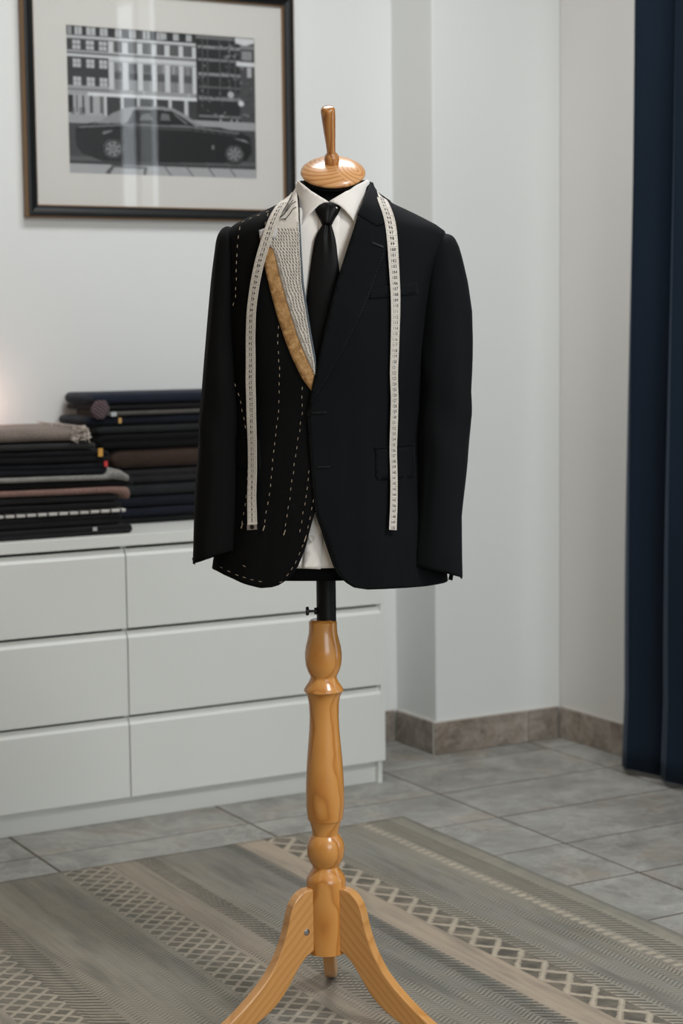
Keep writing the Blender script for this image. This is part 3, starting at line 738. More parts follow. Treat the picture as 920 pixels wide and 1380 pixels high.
# -- neck cap (domed disc leaning forward) and its turned handle
TL = math.radians(31)
def leaning(o, P0, tilt, side=0): o.location = P0; o.rotation_euler = (tilt, side, 0); return o
cp = [(0, .0185), (.012, .0182), (.024, .0168), (.036, .0140), (.046, .0102), (.054, .0052), (.0585, .0012), (.0597, -.0015), (.0585, -.004), (.054, -.005), (.0, -.005)]
bm = lathe([(max(r, .0004), z) for r, z in cp], 64)
capo = obj('neck_cap', bm, M_woodc, form, label='polished pine neck cap with bold growth rings'); shade_auto(capo, 50); leaning(capo, zcapc, TL, math.radians(1.5))
hp = [(.0005, .102), (.006, .1018), (.0105, .1005), (.0128, .097), (.0130, .092), (.0125, .080), (.0108, .055), (.0090, .033), (.0078, .014), (.0079, .0115), (.0105, .009), (.0128, .005), (.0138, 0), (.0134, -.005), (.0122, -.0105)]
hd_ = obj('handle', lathe(hp, 40), M_woodh, form, label='turned wooden handle flaring to its top'); shade_auto(hd_, 50)
hbase = zcapc+Vector((-.002, -math.sin(TL)*.0262, math.cos(TL)*.0262)); leaning(hd_, hbase, TL, math.radians(-4.0))
# -- pole
p0 = L(439.7, 834.5, 0); p1 = L(438.6, 766, 0)
def rpx(px): return px*3.48/F*1.0
o = obj('pole', lathe([(rpx(13.3), p0.z-.02), (rpx(13.3), p1.z+.05)], 32), M_blackmetal, form, label='black metal pole'); shade_auto(o); o.location = (p0.x, 0, 0)
sc = empty('thumb_screw', (p0.x-.019, -.004, L(420, 823.5, 0).z)); sc.parent = form; bpy.data.objects.remove(sc)
zc_ = L(420, 823.5, 0).z
pr = [(.0066, 0), (.0066, .005), (.0022, .0045), (.0022, .014), (.0035, .0145), (.008, .0155), (.0085, .0175), (.0085, .0195), (.007, .021), (.0005, .021)]
bm = lathe(pr, 20); bmesh.ops.rotate(bm, matrix=Matrix.Rotation(-PI/2, 3, 'Y'), verts=bm.verts)
o = obj('thumb_screw', bm, M_plastic, form, label='black locking thumb screw'); shade_auto(o); o.location = (p0.x-rpx(12.8), 0, zc_)
# -- turned column
cpx = [(834.5, 16), (838, 19.1), (846, 19.1), (853, 19.6), (861, 21.4), (870, 23.8), (880, 25.2), (888, 25.2), (896, 24.2), (904, 21.6), (910, 18.4), (911.5, 18), (914, 18.4), (919, 20.6), (925, 25), (928.5, 27), (930.5, 27), (933, 24.6), (939, 22.2), (948, 20.6), (966, 19.9), (985, 20.8), (1005, 22.6), (1025, 24.4), (1045, 25.7), (1065, 26.4), (1084, 26.3), (1096, 25.2), (1103.5, 24), (1104.5, 22.4), (1110, 20.4), (1117, 18.7), (1124, 18.1), (1126, 19.8), (1131, 23.4), (1137, 25.4), (1144, 26), (1152, 25.4), (1159, 22.8), (1164, 19.6), (1166.5, 18.2), (1169, 18.6), (1175, 22.5), (1180, 25.6), (1184, 27), (1186, 27.2), (1281, 27.0)]
zp = [(rpx(r), L(440, y, 0).z) for y, r in cpx]
col_o = obj('column', lathe(zp, 56), M_wood, form, label='turned pine column with bulges and rings'); shade_auto(col_o, 32); col_o.location = (.0005, 0, 0)
# -- legs: boards cut to an S-curve
top = [(.024, .266), (.040, .267), (.050, .2665), (.060, .262), (.070, .254), (.078, .242), (.084, .226), (.088, .208), (.093, .190), (.102, .165), (.113, .143), (.129, .118), (.149, .096), (.175, .073), (.203, .051), (.230, .033), (.250, .021), (.260, .014), (.262, .009)]
bot = [(.024, .150), (.034, .146), (.048, .139), (.062, .126), (.074, .109), (.087, .090), (.100, .072), (.117, .055), (.137, .0405), (.160, .028), (.184, .0185), (.208, .0125), (.232, .0095), (.254, .009)]
def samp(pl, n):
    d = [0]
    for a, b2 in zip(pl, pl[1:]): d.append(d[-1]+math.dist(a, b2))
    tx = list(zip(d, [p[0] for p in pl])); tz = list(zip(d, [p[1] for p in pl])); return [(interp(tx, d[-1]*i/n), interp(tz, d[-1]*i/n)) for i in range(n+1)]
ta, tb = samp(top, 34), samp(bot, 34); TH = .0115
rows = [[(a[0], -TH, a[1]), (a[0], TH, a[1]), (b2[0], TH, b2[1]), (b2[0], -TH, b2[1])] for a, b2 in zip(ta, tb)]
lbm = grid(rows, True, None, True, True); bmesh.ops.recalc_face_normals(lbm, faces=lbm.faces)
legme = bpy.data.meshes.new('leg'); lbm.to_mesh(legme); lbm.free(); legme.materials.append(M_leg)
bolt = lathe([(.0062, 0), (.0062, .0012), (.0040, .0018), (.0036, .0006), (.0004, .0006)], 18); bmesh.ops.rotate(bolt, matrix=Matrix.Rotation(PI/2, 3, 'X'), verts=bolt.verts)
bme = bpy.data.meshes.new('bolt'); bolt.to_mesh(bme); bolt.free(); bme.materials.append(M_chrome)
for az in (211, -30, 88):
    lg = bpy.data.objects.new('leg', legme); C.objects.link(lg); lg.parent = form; lg.rotation_euler = (0, 0, math.radians(az))
    if az == 88: lg['label'] = 'rear leg seen end on'
    md = lg.modifiers.new('b', 'BEVEL'); md.width = .003; md.segments = 2; md.limit_method = 'ANGLE'; md.angle_limit = math.radians(50)
    for sgn in (1,):
        bo = bpy.data.objects.new('bolt', bme); C.objects.link(bo); bo.parent = lg; bo.location = (.050, TH, .186); bo.rotation_euler = (0, 0, PI)

# ================================================================ SHIRT
shirt = at0(bpy.data.objects.new('shirt', None)); C.objects.link(shirt)
props(shirt, 'white cotton dress shirt with spread collar under the black jacket', 'shirt')
zs0 = L(425, 766, -.11).z; zt0 = L(448, 262, -.05).z
rows = []
for j in range(70):
    z = lerp(zs0, zt0, j/69); r_ = []
    for i in range(96):
        th = 2*PI*i/96-PI; wv = .0035*noise.noise((math.sin(th)*9, z*5, 2))+.0025*noise.noise((math.sin(th)*22, z*9, 4)); r_.append(S(th, z-max(0, (j-55)/14)*.026*max(0, math.cos(th))**2, -.0185+wv))
    rows.append(r_)
obj('shirt_body', grid(rows, True), M_shirt, shirt, True, thick=.001)
BVS = surf_bvh(lambda t, z: S(t, z, -.0165), ZBOT-.03, ZTOP, 120)
patch('placket', [(430, 280), (458, 280), (455, 400), (445, 560), (436, 690), (432, 767), (408, 766), (415, 690), (424, 560), (430, 400)], M_shirt, shirt, .0015, .001, 9, BVS)
def button(name, px, py, r, mat, parent, off, bv, **k):
    p, n = cast(px, py, off, bv)
    bm = lathe([(r*.3, .0006), (r*.75, .0006), (r*.85, .0016), (r, .0014), (r, -.0003), (r*.2, -.0003)], 20)
    for a in (0, PI):
        bmesh.ops.create_cone(bm, cap_ends=True, segments=6, radius1=r*.12, radius2=r*.12, depth=.0006, matrix=Matrix.Translation((math.cos(a)*r*.3, 0, .0009)))
    o = obj(name, bm, mat, parent, **k); shade_auto(o); o.location = p; o.rotation_euler = n.to_track_quat('Z', 'Y').to_euler(); return o
M_btn = plain('pearl_button', rgb(190, 188, 180), .25)
button('button', 420, 725, .0052, M_btn, shirt, .004, BVS, label='pearl shirt button')
# collar: band round the neck and two leaves
CT = [(234, 403.6, 492.0, .056, -.004), (246, 401.3, 494.6, .062, -.004), (262, 399, 497, .071, 0), (276, 397, 500, .082, 0), (292, 395, 502, .092, 0), (312, 392, 506, .103, 0)]
CC = []
for y, xl, xr, hd, yc in CT:
    a, b2 = L(xl, y, 0), L(xr, y, 0); CC.append(((a.z+b2.z)/2, (a.x+b2.x)/2, (b2.x-a.x)/2, hd, yc))
CC.sort()
def SC(th, z, off=0):
    cx, hw_, hd, yc = [interp([(t[0], t[k]) for t in CC], z) for k in (1, 2, 3, 4)]
    return Vector((cx+(hw_+off)*math.sin(th), yc-(hd+off)*math.cos(th), z))
BVC = surf_bvh(SC, CC[0][0]-.01, CC[-1][0]+.01, 60)
zc0, zc1 = L(448, 268, 0).z, L(448, 243.5, 0).z
rows = []
for j in range(9):
    rows.append([SC(lerp(math.radians(84), math.radians(276), i/48), lerp(zc0-.012*0, zc1+.006*math.sin(PI*i/48), j/8), -.001*(1 if j < 8 else 2)) for i in range(49)])
obj('collar_band', grid(rows), M_shirt, shirt, True, thick=.0018, label='white collar standing around the neck')
patch('collar_leaf', [(404, 244), (407.5, 247), (413, 251.5), (422.6, 259.8), (433, 267), (443.3, 273.6), (437, 274.3), (431, 277.5), (425, 283.5), (419, 291), (414, 299.5), (410, 307.5), (406.6, 299), (404, 286.5), (402, 272), (401, 258), (401, 249), (402, 245.5)], M_shirt, shirt, lambda x, y: .0045+.004*max(0, (y-275)/33), .0018, 4, BVC, label='left collar point, spread')
patch('collar_leaf', [(491.5, 243), (487, 245.5), (478, 250.2), (468, 257.7), (455, 266), (443.4, 273.4), (449, 274.5), (456, 278), (463, 284.5), (470, 293.5), (477.6, 306.3), (481, 296), (485, 284), (489.5, 272), (493.2, 260), (495.0, 250), (494, 245)], M_shirt, shirt, lambda x, y: .005+.004*max(0, (y-275)/33), .0018, 4, BVC, label='right collar point, spread')
patch('collar_stand', [(434, 277), (443, 275), (451, 277.5), (455, 281), (449, 281.5), (437, 281)], M_shirt, shirt, .0015, .0012, 3, BVC)

# ================================================================ TIE
tie = at0(bpy.data.objects.new('necktie', None)); C.objects.link(tie)
props(tie, 'black silk necktie knotted at the white shirt collar', 'necktie')
def flat_loft(rows_px, offf, seg=28, dimple=None, bv=None):
    rows = []
    for y, xl, xr, th_, of in rows_px:
        xm = (xl+xr)/2; c, n = cast(xm, y, of, bv); a = cast(xl, y, of, bv)[0]; b2 = cast(xr, y, of, bv)[0]; r_ = []
        for i in range(seg):
            an = 2*PI*i/seg; s, cs = math.sin(an), math.cos(an)
            t = (s+1)/2; base = a.lerp(b2, t) if t < 0 or t > 1 else cast(lerp(xl, xr, t), y, of, bv)[0]
            dd = th_*cs*(1 if cs > 0 else .35)
            if dimple: dd -= dimple(t, y)*max(0, cs)
            r_.append(base+n*dd)
        rows.append(r_)
    bm = grid(rows, True, None, True, True); bmesh.ops.recalc_face_normals(bm, faces=bm.faces); return bm
blade = [(300, 434.5, 446, .005, .002), (304, 434, 446.8, .0062, .002), (309, 430.5, 448.3, .0068, .002), (315, 427, 450, .0068, .002), (322, 424.2, 451.8, .0062, .002), (332, 422.3, 453.5, .0055, .002), (345, 420.3, 454.8, .0048, .002), (365, 417.5, 457, .004, .0015), (390, 414.3, 460, .0035, .0015), (430, 410, 464.5, .003, .001), (480, 406, 469, .003, .001), (530, 403, 472, .003, .001), (580, 401, 474, .003, .001)]
dim = lambda t, y: .0045*math.exp(-((t-.62)/.13)**2)*max(0, 1-abs(y-312)/34)+.0012*math.exp(-((t-.3)/.1)**2)*max(0, 1-abs(y-330)/30)
obj('blade', flat_loft(blade, 0, 44, dim, BVS), M_tie, tie, True, label='front blade of the tie running into the jacket')
knot = [(275.5, 431, 453, .004, .006), (278, 427, 457.5, .008, .006), (282, 424.4, 459.3, .0105, .006), (287, 424.6, 457.6, .0118, .006), (292, 427.5, 454.2, .0122, .005), (298, 431, 450.3, .0118, .004), (303, 433.3, 447.7, .0105, .0035), (305.6, 434.3, 446.9, .0075, .003)]
kd = lambda t, y: .0012*math.exp(-((t-.6)/.08)**2)
obj('knot', flat_loft(knot, 0, 40, kd, BVS), M_tie, tie, True, sub=1, label='trapezoid tie knot')

# ================================================================ JACKET
jk = at0(bpy.data.objects.new('suit_jacket', None)); C.objects.link(jk)
props(jk, 'half-finished black suit jacket with white basting stitches on dress form', 'jacket')
HEMZ = L(480, 795, -.128).z
rollR = [(244, 494.5), (258, 493.5), (275, 487.5), (291, 481.5), (304, 478), (340, 466), (378, 454), (440, 438.5), (500, 425.5), (530, 418.5), (545, 416), (560, 413.2), (600, 416.2), (650, 420), (690, 423.7), (710, 431), (738, 440), (760, 447.8), (771, 452.5), (780, 460), (787, 468), (792, 477), (796, 492), (800, 520)]
rollL = [(244, 400), (258, 401), (282, 403.2), (341, 405.5), (382, 407.5), (414, 412), (453, 418), (489, 424.4), (507, 426.5), (540, 430), (600, 434), (660, 432), (690, 424.5), (703, 420.5), (714, 417.4), (736.5, 412), (752, 406), (764, 401), (776.5, 391.5), (784, 383), (789.5, 374), (793, 363), (797, 350)]
def panel_rows(tab, side, off):
    pyl = []
    y = 244
    while y < 300: pyl.append(y); y += 3.5
    while y < 690: pyl.append(y); y += 9
    while y < 800: pyl.append(y); y += 3
    rows = []
    for y in pyl:
        x = interp(tab, y)
        th, z = theta_at(x, y, off)
        if z < HEMZ: break
        rows.append((th, z))
    th, z = rows[-1]
    # last row exactly at the hem
    xh = interp(tab, 796.5); thh, _ = theta_at(xh, 796.5, off); rows.append((thh, HEMZ))
    return rows
def fold(th, z, seed=0):   # gentle drape
    low = max(0, min(1, (1.25-z)/.3)); return .0022*noise.noise((math.sin(th)*4+seed, z*3.2, math.cos(th)*3))+low*.0026*noise.noise((math.sin(th)*9, z*2.0, 3+seed))
def hemrise(th, z):   # the unfinished left side is shorter towards its side seam
    a = (th+PI) % (2*PI)-PI
    if a > -.35: return 0
    k = min(1, (-a-.35)/.95) if a > -1.75 else max(0, 1-(-a-1.75)/.8)
    f = max(0, 1-(z-HEMZ)/.16); return .028*k*k*(3-2*k)*f
def mk_panel(name, tab, side, off, mat, label, seamth=math.radians(98)):
    rr_ = panel_rows(tab, side, off); rows = []; n = 46
    for th, z in rr_:
        r_ = []
        for i in range(n+1):
            t = (i/n); a = lerp(th, side*seamth, t)
            p = S(a, z, off+fold(a, z)*min(1, t*6))
            pinch = .010*math.exp(-((z-1.16)/.09)**2)*math.exp(-((abs(a)-.75)/.35)**2); p.y += pinch*.4; p.z += hemrise(a, z)
            r_.append(p)
        rows.append(r_ if side > 0 else r_)
    bm = grid(rows); bmesh.ops.recalc_face_normals(bm, faces=bm.faces)
    if sum(f.normal.y for f in bm.faces) > 0: bmesh.ops.reverse_faces(bm, faces=bm.faces)
    return obj(name, bm, [mat, M_lining], jk, True, thick=.0028, label=label)
fr_r = mk_panel('front_panel', rollR, 1, .0022, M_jacket, 'finished right-hand front overlapping at the button')
fr_l = mk_panel('front_panel', rollL, -1, -.0012, M_jacketL, 'unfinished left-hand front with basting threads')
zz_ = [L(448, y, 0).z for y in [244, 248, 252, 256, 260, 264, 268, 272, 276, 280, 284, 288, 292, 296, 300, 307, 313, 322]+list(range(335, 790, 13))]+[HEMZ]
rows = [[S(a, z, .0006+fold(a, z))+Vector((0, 0, hemrise(a, z))) for a in [lerp(math.radians(97), math.radians(263), i/60) for i in range(61)]] for z in zz_]
bm = grid(rows); bmesh.ops.recalc_face_normals(bm, faces=bm.faces)
if sum(f.normal.y for f in bm.faces) < 0: bmesh.ops.reverse_faces(bm, faces=bm.faces)
obj('back_panel', bm, [M_jacket], jk, True, thick=.0028)
# sleeves
def sleeve(tab, slope, backdrop, mat, label, side):
    n = 40; rows = []; T = []
    for y, xl, xr, ly, hd in tab:
        a, b2 = L(xl, y, ly), L(xr, y, ly); T.append(((a.z+b2.z)/2, (a.x+b2.x)/2, (b2.x-a.x)/2, hd, ly))
    T.sort(); z0, z1 = T[0][0], T[-1][0]; tabs = [[(t[0], t[k]) for t in T] for k in (1, 2, 3, 4)]
    NZ = 90
    for j in range(NZ+1):
        t = j/NZ; t = t if t < .8 else .8+.2*(1-(1-(t-.8)/.2)**1.6)
        z = lerp(z0, z1, t); cx, hw_, hd, ly = [interp(q, z) for q in tabs]; r_ = []
        k = max(0, 1-(z-z0)/.12); k = k*k*(3-2*k)
        for i in range(n):
            a = 2*PI*i/n-PI; s, c = math.sin(a), math.cos(a); nn = 2.3
            wr = (.0028*noise.noise((s*3, z*5+side*9, c*3))+.0045*noise.noise((s*2+7, z*9+side*3, c*2))*math.exp(-((z-1.19)/.12)**2)+.002*math.sin(z*42+3*s)*math.exp(-((z-1.16)/.07)**2))*min(1, (z1-z)/.08)
            x_ = (hw_+wr)*math.copysign(abs(s)**(2/nn), s); y_ = -(hd+wr)*math.copysign(abs(c)**(2/nn), c)
            r_.append(Vector((cx+x_, ly+y_, z+k*(slope*x_-backdrop*(.5-.5*c)))))
        rows.append(r_)
    bm = grid(rows, True, None, False, True); bmesh.ops.recalc_face_normals(bm, faces=bm.faces)
    return obj('sleeve', bm, [mat, M_lining], jk, True, thick=.0025, label=label)
SLL = [(305.5, 304, 309, .004, .012), (307.5, 300, 314, .004, .026), (311, 297, 316, .004, .037), (317, 293.6, 318, .003, .047), (326, 291.3, 319, .002, .055), (350, 288.6, 320, .0, .062), (384, 285, 321, -.002, .066), (420, 281.6, 321, -.006, .066), (480, 276, 320, -.016, .064), (560, 270, 320, -.032, .060), (640, 264.5, 319, -.045, .056), (700, 260.5, 318, -.055, .053), (746, 258.2, 316, -.062, .052)]
SLR = [(315.2, 592, 602, .004, .014), (316.6, 586, 607, .004, .028), (319, 580, 610.5, .004, .038), (324, 575, 614, .003, .048), (333, 571, 618, .002, .055), (348, 568, 622, .0, .060), (384, 563, 629.5, -.002, .066), (420, 561, 635, -.006, .066), (456, 561, 636.6, -.012, .065), (486, 562, 637, -.018, .064), (560, 563, 635, -.034, .060), (634, 564, 628, -.046, .056), (695, 561, 622.3, -.055, .053), (740, 556, 622.6, -.062, .052), (765, 553, 623, -.062, .052)]
slL = sleeve(SLL, .32, .012, M_jacketL, 'narrow left-hand sleeve with open cuff vent', -1)
slR = sleeve(SLR, -.26, .012, M_jacket, 'finished right-hand sleeve with open cuff vent', 1)
for (pts, par) in (([(258.5, 752), (262.5, 752), (263, 761.5), (260.5, 760)], slL), ([(617.5, 773), (622.6, 772), (622.6, 780.5), (620.5, 779.5)], slR), ([(606, 772), (611, 774), (609.5, 782.5), (604, 781)], slR)):
    lyy = -.03; a = [L(x, y, lyy) for x, y in pts]; b_ = [p+Vector((0, .003, 0)) for p in a]
    bm = grid([a, b_], True, None, True, True); bmesh.ops.recalc_face_normals(bm, faces=bm.faces); obj('vent_flap', bm, M_jacket, par)
# jacket collar
def jcol(th0, th1, y0, y1, off, mat, label, n=40):
    za, zb_2 = L(448, y1, 0).z, L(448, y0, 0).z
    rows = [[S(lerp(th0, th1, i/n), lerp(za, zb_2, j/8), off) for i in range(n+1)] for j in range(9)]
    bm = grid(rows); bmesh.ops.recalc_face_normals(bm, faces=bm.faces)
    return obj('collar', bm, mat, jk, True, thick=.002, label=label)
jcol(math.radians(80), math.radians(278), 246.5, 272, .0045, M_jacket, 'black jacket collar around the back of the neck')
patch('collar', [(495.5, 249.5), (499, 252), (505.5, 262), (510.5, 276), (513.5, 289), (517.5, 302.5), (506.5, 306.5), (494, 299), (481, 291), (487.5, 276), (493.5, 259)], M_jacket, jk, .0062, .0025, 4, label='black jacket collar fold beside the shirt')
lapR = [(481, 291.6), (494, 299.6), (506.5, 307.2), (519.5, 303.5), (522, 312), (522, 326), (518.5, 340), (509, 366), (496, 402), (482, 434), (463, 473), (443, 508), (428, 533), (418.5, 547), (417, 541), (420, 526), (426, 499), (438.5, 440), (454, 378), (466, 340), (478, 304)]
lp = patch('lapel', lapR, M_jacket, jk, lambda x, y: .0052, .0026, 6, label='pressed notched right-hand lapel')
def strip_on(pxs, width, off, name, mat, parent, bv=None, th=.0008, bm=None):
    own = bm is None; bm = bm or bmesh.new()
    c = [cast(x, y, off, bv) for x, y in pxs]; rows = []
    for i, (p, n) in enumerate(c):
        t = (c[min(i+1, len(c)-1)][0]-c[max(i-1, 0)][0]).normalized(); s = t.cross(n).normalized()*width/2
        rows.append([p-s, p-s*.6+n*th, p+s*.6+n*th, p+s])
    grid(rows, False, bm)
    if own: return obj(name, bm, mat, parent, True)
def dens(pl, step):
    out = []
    for a, b2 in zip(pl, pl[1:]):
        n = max(1, int(math.dist(a, b2)/step)); out += [(lerp(a[0], b2[0], i/n), lerp(a[1], b2[1], i/n)) for i in range(n)]
    return out+[pl[-1]]
M_bh = plain('buttonhole_silk', rgb(17, 18, 20), .45)
def buttonhole(x0, y0, x1, y1, off, parent):
    bm = bmesh.new()
    strip_on([(x0, y0), ((x0+x1)/2, (y0+y1)/2), (x1, y1)], .0012, off, '', None, None, bm=bm, th=.0010)
    strip_on([(x0, y0-1.5), ((x0+x1)/2, (y0+y1)/2-1.5), (x1, y1-1.5)], .0010, off, '', None, None, bm=bm, th=.0012)
    strip_on([(x1, y1-1.8), (x1, y1+.4)], .0014, off, '', None, None, bm=bm, th=.0012)
    return obj('buttonhole', bm, M_bh, parent)
buttonhole(500, 328.6, 514.5, 334.2, .0066, lp)
buttonhole(420, 557, 439, 556, .0036, fr_r); buttonhole(428, 630, 443.5, 629.6, .0036, fr_r)
button('button', 417.5, 556.8, .0058, plain('dark_horn', rgb(7, 7, 7), .4, 0, Specular_IOR_Level=.15), jk, .0055, None, label='black jacket button, fastened')
# pick stitching along the finished front edge and lapel: fine raised cord
ed = [(x+2.2, y) for y, x in rollR if 556 < y < 786]
pk = bmesh.new(); dl_ = dens(ed, 1.9)
for a, b2 in zip(dl_[::2], dl_[1::2]): strip_on([a, b2], .0007, .0032, '', None, None, bm=pk, th=.0006)
le = [(516, 343), (507, 366), (494, 401), (480, 433), (461, 472), (441, 507), (426, 532)]; dl_ = dens(le, 1.9)
for a, b2 in zip(dl_[::2], dl_[1::2]): strip_on([a, b2], .0007, .0062, '', None, None, bm=pk, th=.0006)
obj('pick_stitching', pk, M_bh, fr_r, kind='stuff')
# pockets
patch('breast_pocket_welt', [(496, 389), (536, 382.4), (561, 379.6), (561.5, 395.6), (537, 399.5), (495, 403.8)], M_jacket, jk, .0034, .0012, 5, label='welted breast pocket')
patch('pocket_flap', [(505, 606), (530, 603.4), (557, 600.6), (558, 640), (555, 643.4), (530, 646.4), (508, 647), (505, 643)], M_jacket, jk, .0028, .0006, 6, label='right-hand hip pocket flap')
patch('pocket_jetting', [(504, 602.6), (530, 600), (557.5, 597.2), (557.5, 600.2), (530, 603), (504, 605.6)], M_jacket, jk, .0034, .0010, 4)
patch('pocket_flap', [(309.5, 591), (323, 592), (350, 596), (352, 630), (349, 634.6), (335, 633.6), (310, 627.5)], M_jacketL, jk, .0022, .0018, 6, label='left-hand hip pocket flap')
patch('pocket_jetting', [(309.5, 588), (323, 589), (350, 593), (350, 595.6), (323, 591.6), (309.5, 590.6)], M_jacketL, jk, .0024, .0016, 4)
# unfinished lapel: canvas, gold facing strip, cotton tab
cvR = [(399.5, 249), (400.5, 262), (402, 282), (404, 341), (406, 382), (411, 414), (417, 453), (423.4, 489), (424.8, 506)]
bnd_ = [(423.8, 504), (415, 487), (401, 453), (387, 408), (377.7, 373.7), (369, 337), (362, 331), (361, 322), (364, 308), (372, 297), (382, 283), (391, 267), (396, 253)]
cv = patch('lapel_canvas', cvR+bnd_, M_canvas, jk, .0026, .0016, 5, label='pale horsehair lapel canvas left exposed')
gd = patch('lapel_facing_strip', [(350.5, 320), (362, 318), (369, 337), (378.5, 373.7), (388, 408), (402, 453), (416, 487), (425, 505), (423.4, 517), (419.6, 527), (414, 519.5), (407, 510), (393, 481), (383, 455), (373.7, 426.5), (364.5, 392), (358, 365), (353, 345)], M_gold, jk, .0018, .0016, 5, label='mottled gold-brown cloth strip edging the lapel canvas')
patch('cotton_tab', [(350, 311.5), (361, 308), (374, 304.5), (372, 322), (360, 320), (351, 321.5)], M_tab, jk, .0044, .0012, 4, label='small grey-white cotton tape tab')
patch('lapel_edge_strip', [(402, 300), (404.6, 301), (406.6, 341), (409, 380), (413.5, 412), (419, 448), (424.8, 480), (426.6, 500), (424.8, 505), (423.4, 489), (417, 453), (411, 414), (406, 382), (404, 341)], M_greyedge, jk, .0008, .0014, 4, label='thin blue-grey strip along the lapel edge')  # narrow blue-grey strip between canvas and shirt
st = bmesh.new(); sl = bmesh.new()
def edgeL(y): return interp([(308, 366), (331, 366), (337, 371), (373.7, 380), (408, 389.5), (453, 404), (487, 417.5), (504, 424.5)], y)
def edgeR(y): return interp([(y_, x_) for x_, y_ in cvR], y)
y = 309; k = 0
while y < 500:
    a, b2 = edgeL(y), edgeR(y); n = max(1, int((b2-a)/3.7))
    for i in range(n):
        x = a+(b2-a)*(i+.5+(.1 if k % 2 else 0))/n
        if x > b2-1: continue
        s = 1; x += .5*math.sin(y*1.7+i)
        strip_on([(x-1.0, y-.4), (x+.9, y+2.6)], .0011, .0028, '', None, None, bm=st, th=.0006)
        strip_on([(x+1.2, y+.2), (x+1.9, y+2.8)], .0010, .0029, '', None, None, bm=sl, th=.0009)
    y += 4.3; k += 1
y = 300
while y < 502:
    x = edgeR(y); strip_on([(x-2.2, y), (x+.6, y+2.2)], .0011, .0030, '', None, None, bm=sl, th=.001); y += 3.2
obj('pad_stitch_shade', st, M_stitch_shade, cv, kind='stuff', label='slanted pad stitches, their shadows drawn as dark strokes'); obj('pad_stitch_loops', sl, plain('white_thread', rgb(226, 222, 214), .8), cv, kind='stuff')  # dark strokes paint the stitches' shade, pale loops are the thread
bk = bmesh.new()
for pl in ([(377, 296), (384, 291), (390, 284), (394, 278), (400, 274.5)], [(379, 298), (386, 297), (392, 290), (396, 284), (400, 282)], [(384, 297), (386, 299)], [(381, 289), (386, 281), (391, 273), (396, 266)], [(372, 294.5), (377, 296.5)], [(386, 288), (391, 279), (396, 273)]):
    strip_on(dens(pl, 2), .0013, .0050, '', None, None, bm=bk, th=.001)
obj('neck_stitches', bk, M_bthread, cv, kind='stuff', label='loose black stitches near the neck')
# basting threads
BL_ = [[(324, 307), (321, 335), (319.5, 370), (318.5, 400), (315, 414)], [(326, 301), (346, 293), (366, 284.5)], [(362, 289), (358, 304)], [(311, 495), (318, 515), (326, 543), (333.5, 582)], [(335, 633), (334, 660), (330, 690), (326.5, 709)],
       [(348.5, 337), (346, 352), (352, 360)], [(375.5, 439), (375, 470), (377, 500), (376.5, 547), (369.6, 608), (364, 664), (356, 712)], [(407, 521), (407.5, 556), (398, 616), (391, 669), (383.5, 718)], [(416.5, 634), (413, 664), (405.7, 708), (402.5, 725)], [(422.6, 673), (417, 703), (411, 728), (398, 760), (390, 772), (380, 784), (372, 786)],
       [(298, 764), (315, 773), (337, 780.5), (363, 786)], [(328, 762), (342, 769)]]
bs = bmesh.new(); 
for pl in BL_:
    d_ = dens(pl, 1.0); i = 0
    while i < len(d_)-4:
        ln = 4+R.randint(0, 1); seg_ = d_[i:i+ln+1:2]
        jx = R.uniform(-.5, .5); seg_ = [(x+jx, y) for x, y in seg_]
        if len(seg_) > 1: strip_on(seg_, .0009, .0026, '', None, None, bm=bs, th=.0007)
        i += ln+6+R.randint(0, 2)
for x, y in ((356, 712), (383.5, 718), (411, 727), (327, 709)): strip_on([(x-1, y+3), (x+1.3, y-4)], .0016, .0027, '', None, None, bm=bs, th=.0009)
for k in range(26):
    y = 560+k*5; x = interp(rollL, y)
for y in range(565, 676, 6): pass
obj('basting_stitches', bs, M_thread, fr_l, kind='stuff', label='ivory basting threads in dashed lines')

# ================================================================ TAPE MEASURE
tp = at0(bpy.data.objects.new('tape_measure', None)); C.objects.link(tp)
props(tp, 'white tape measure draped round the jacket neck, both ends hanging', 'tape measure')
LT = [(344.3, 713), (343.6, 690), (342.8, 669), (343.2, 640), (343.4, 611), (343, 588), (342, 560), (341.8, 540), (341, 515), (341.3, 490), (341, 450), (341.8, 420), (344, 400), (347, 379), (351, 359), (356, 339.6), (362.4, 320), (368.5, 302), (376, 288), (385, 276), (392, 267.5)]
RTp = [(508, 265.5), (512, 273), (517.7, 284.5), (523, 297.5), (526, 314), (527.2, 330), (528.5, 358), (530, 390), (530.2, 418), (529.4, 445), (528.6, 475), (527.6, 503), (528.6, 535), (528, 564), (526.7, 608), (528, 643), (527.4, 680), (525.8, 714)]
def toff(y): return .0085 if y < 640 else .0085+.004*(y-640)/70
pts = []
for x, y in dens(LT, 4): p, n = cast(x, y, toff(y)); pts.append((p, n))
zb_ = L(448, 262, 0).z
for i in range(1, 24):
    th = lerp(math.radians(-100), math.radians(-262), i/24); z = zb_+.0*math.sin(PI*i/24)
    p = S(th, z, .010); n = Vector((math.sin(th), -math.cos(th), .2)).normalized(); pts.append((p, n))
for x, y in dens(RTp, 4): p, n = cast(x, y, toff(y)); pts.append((p, n))
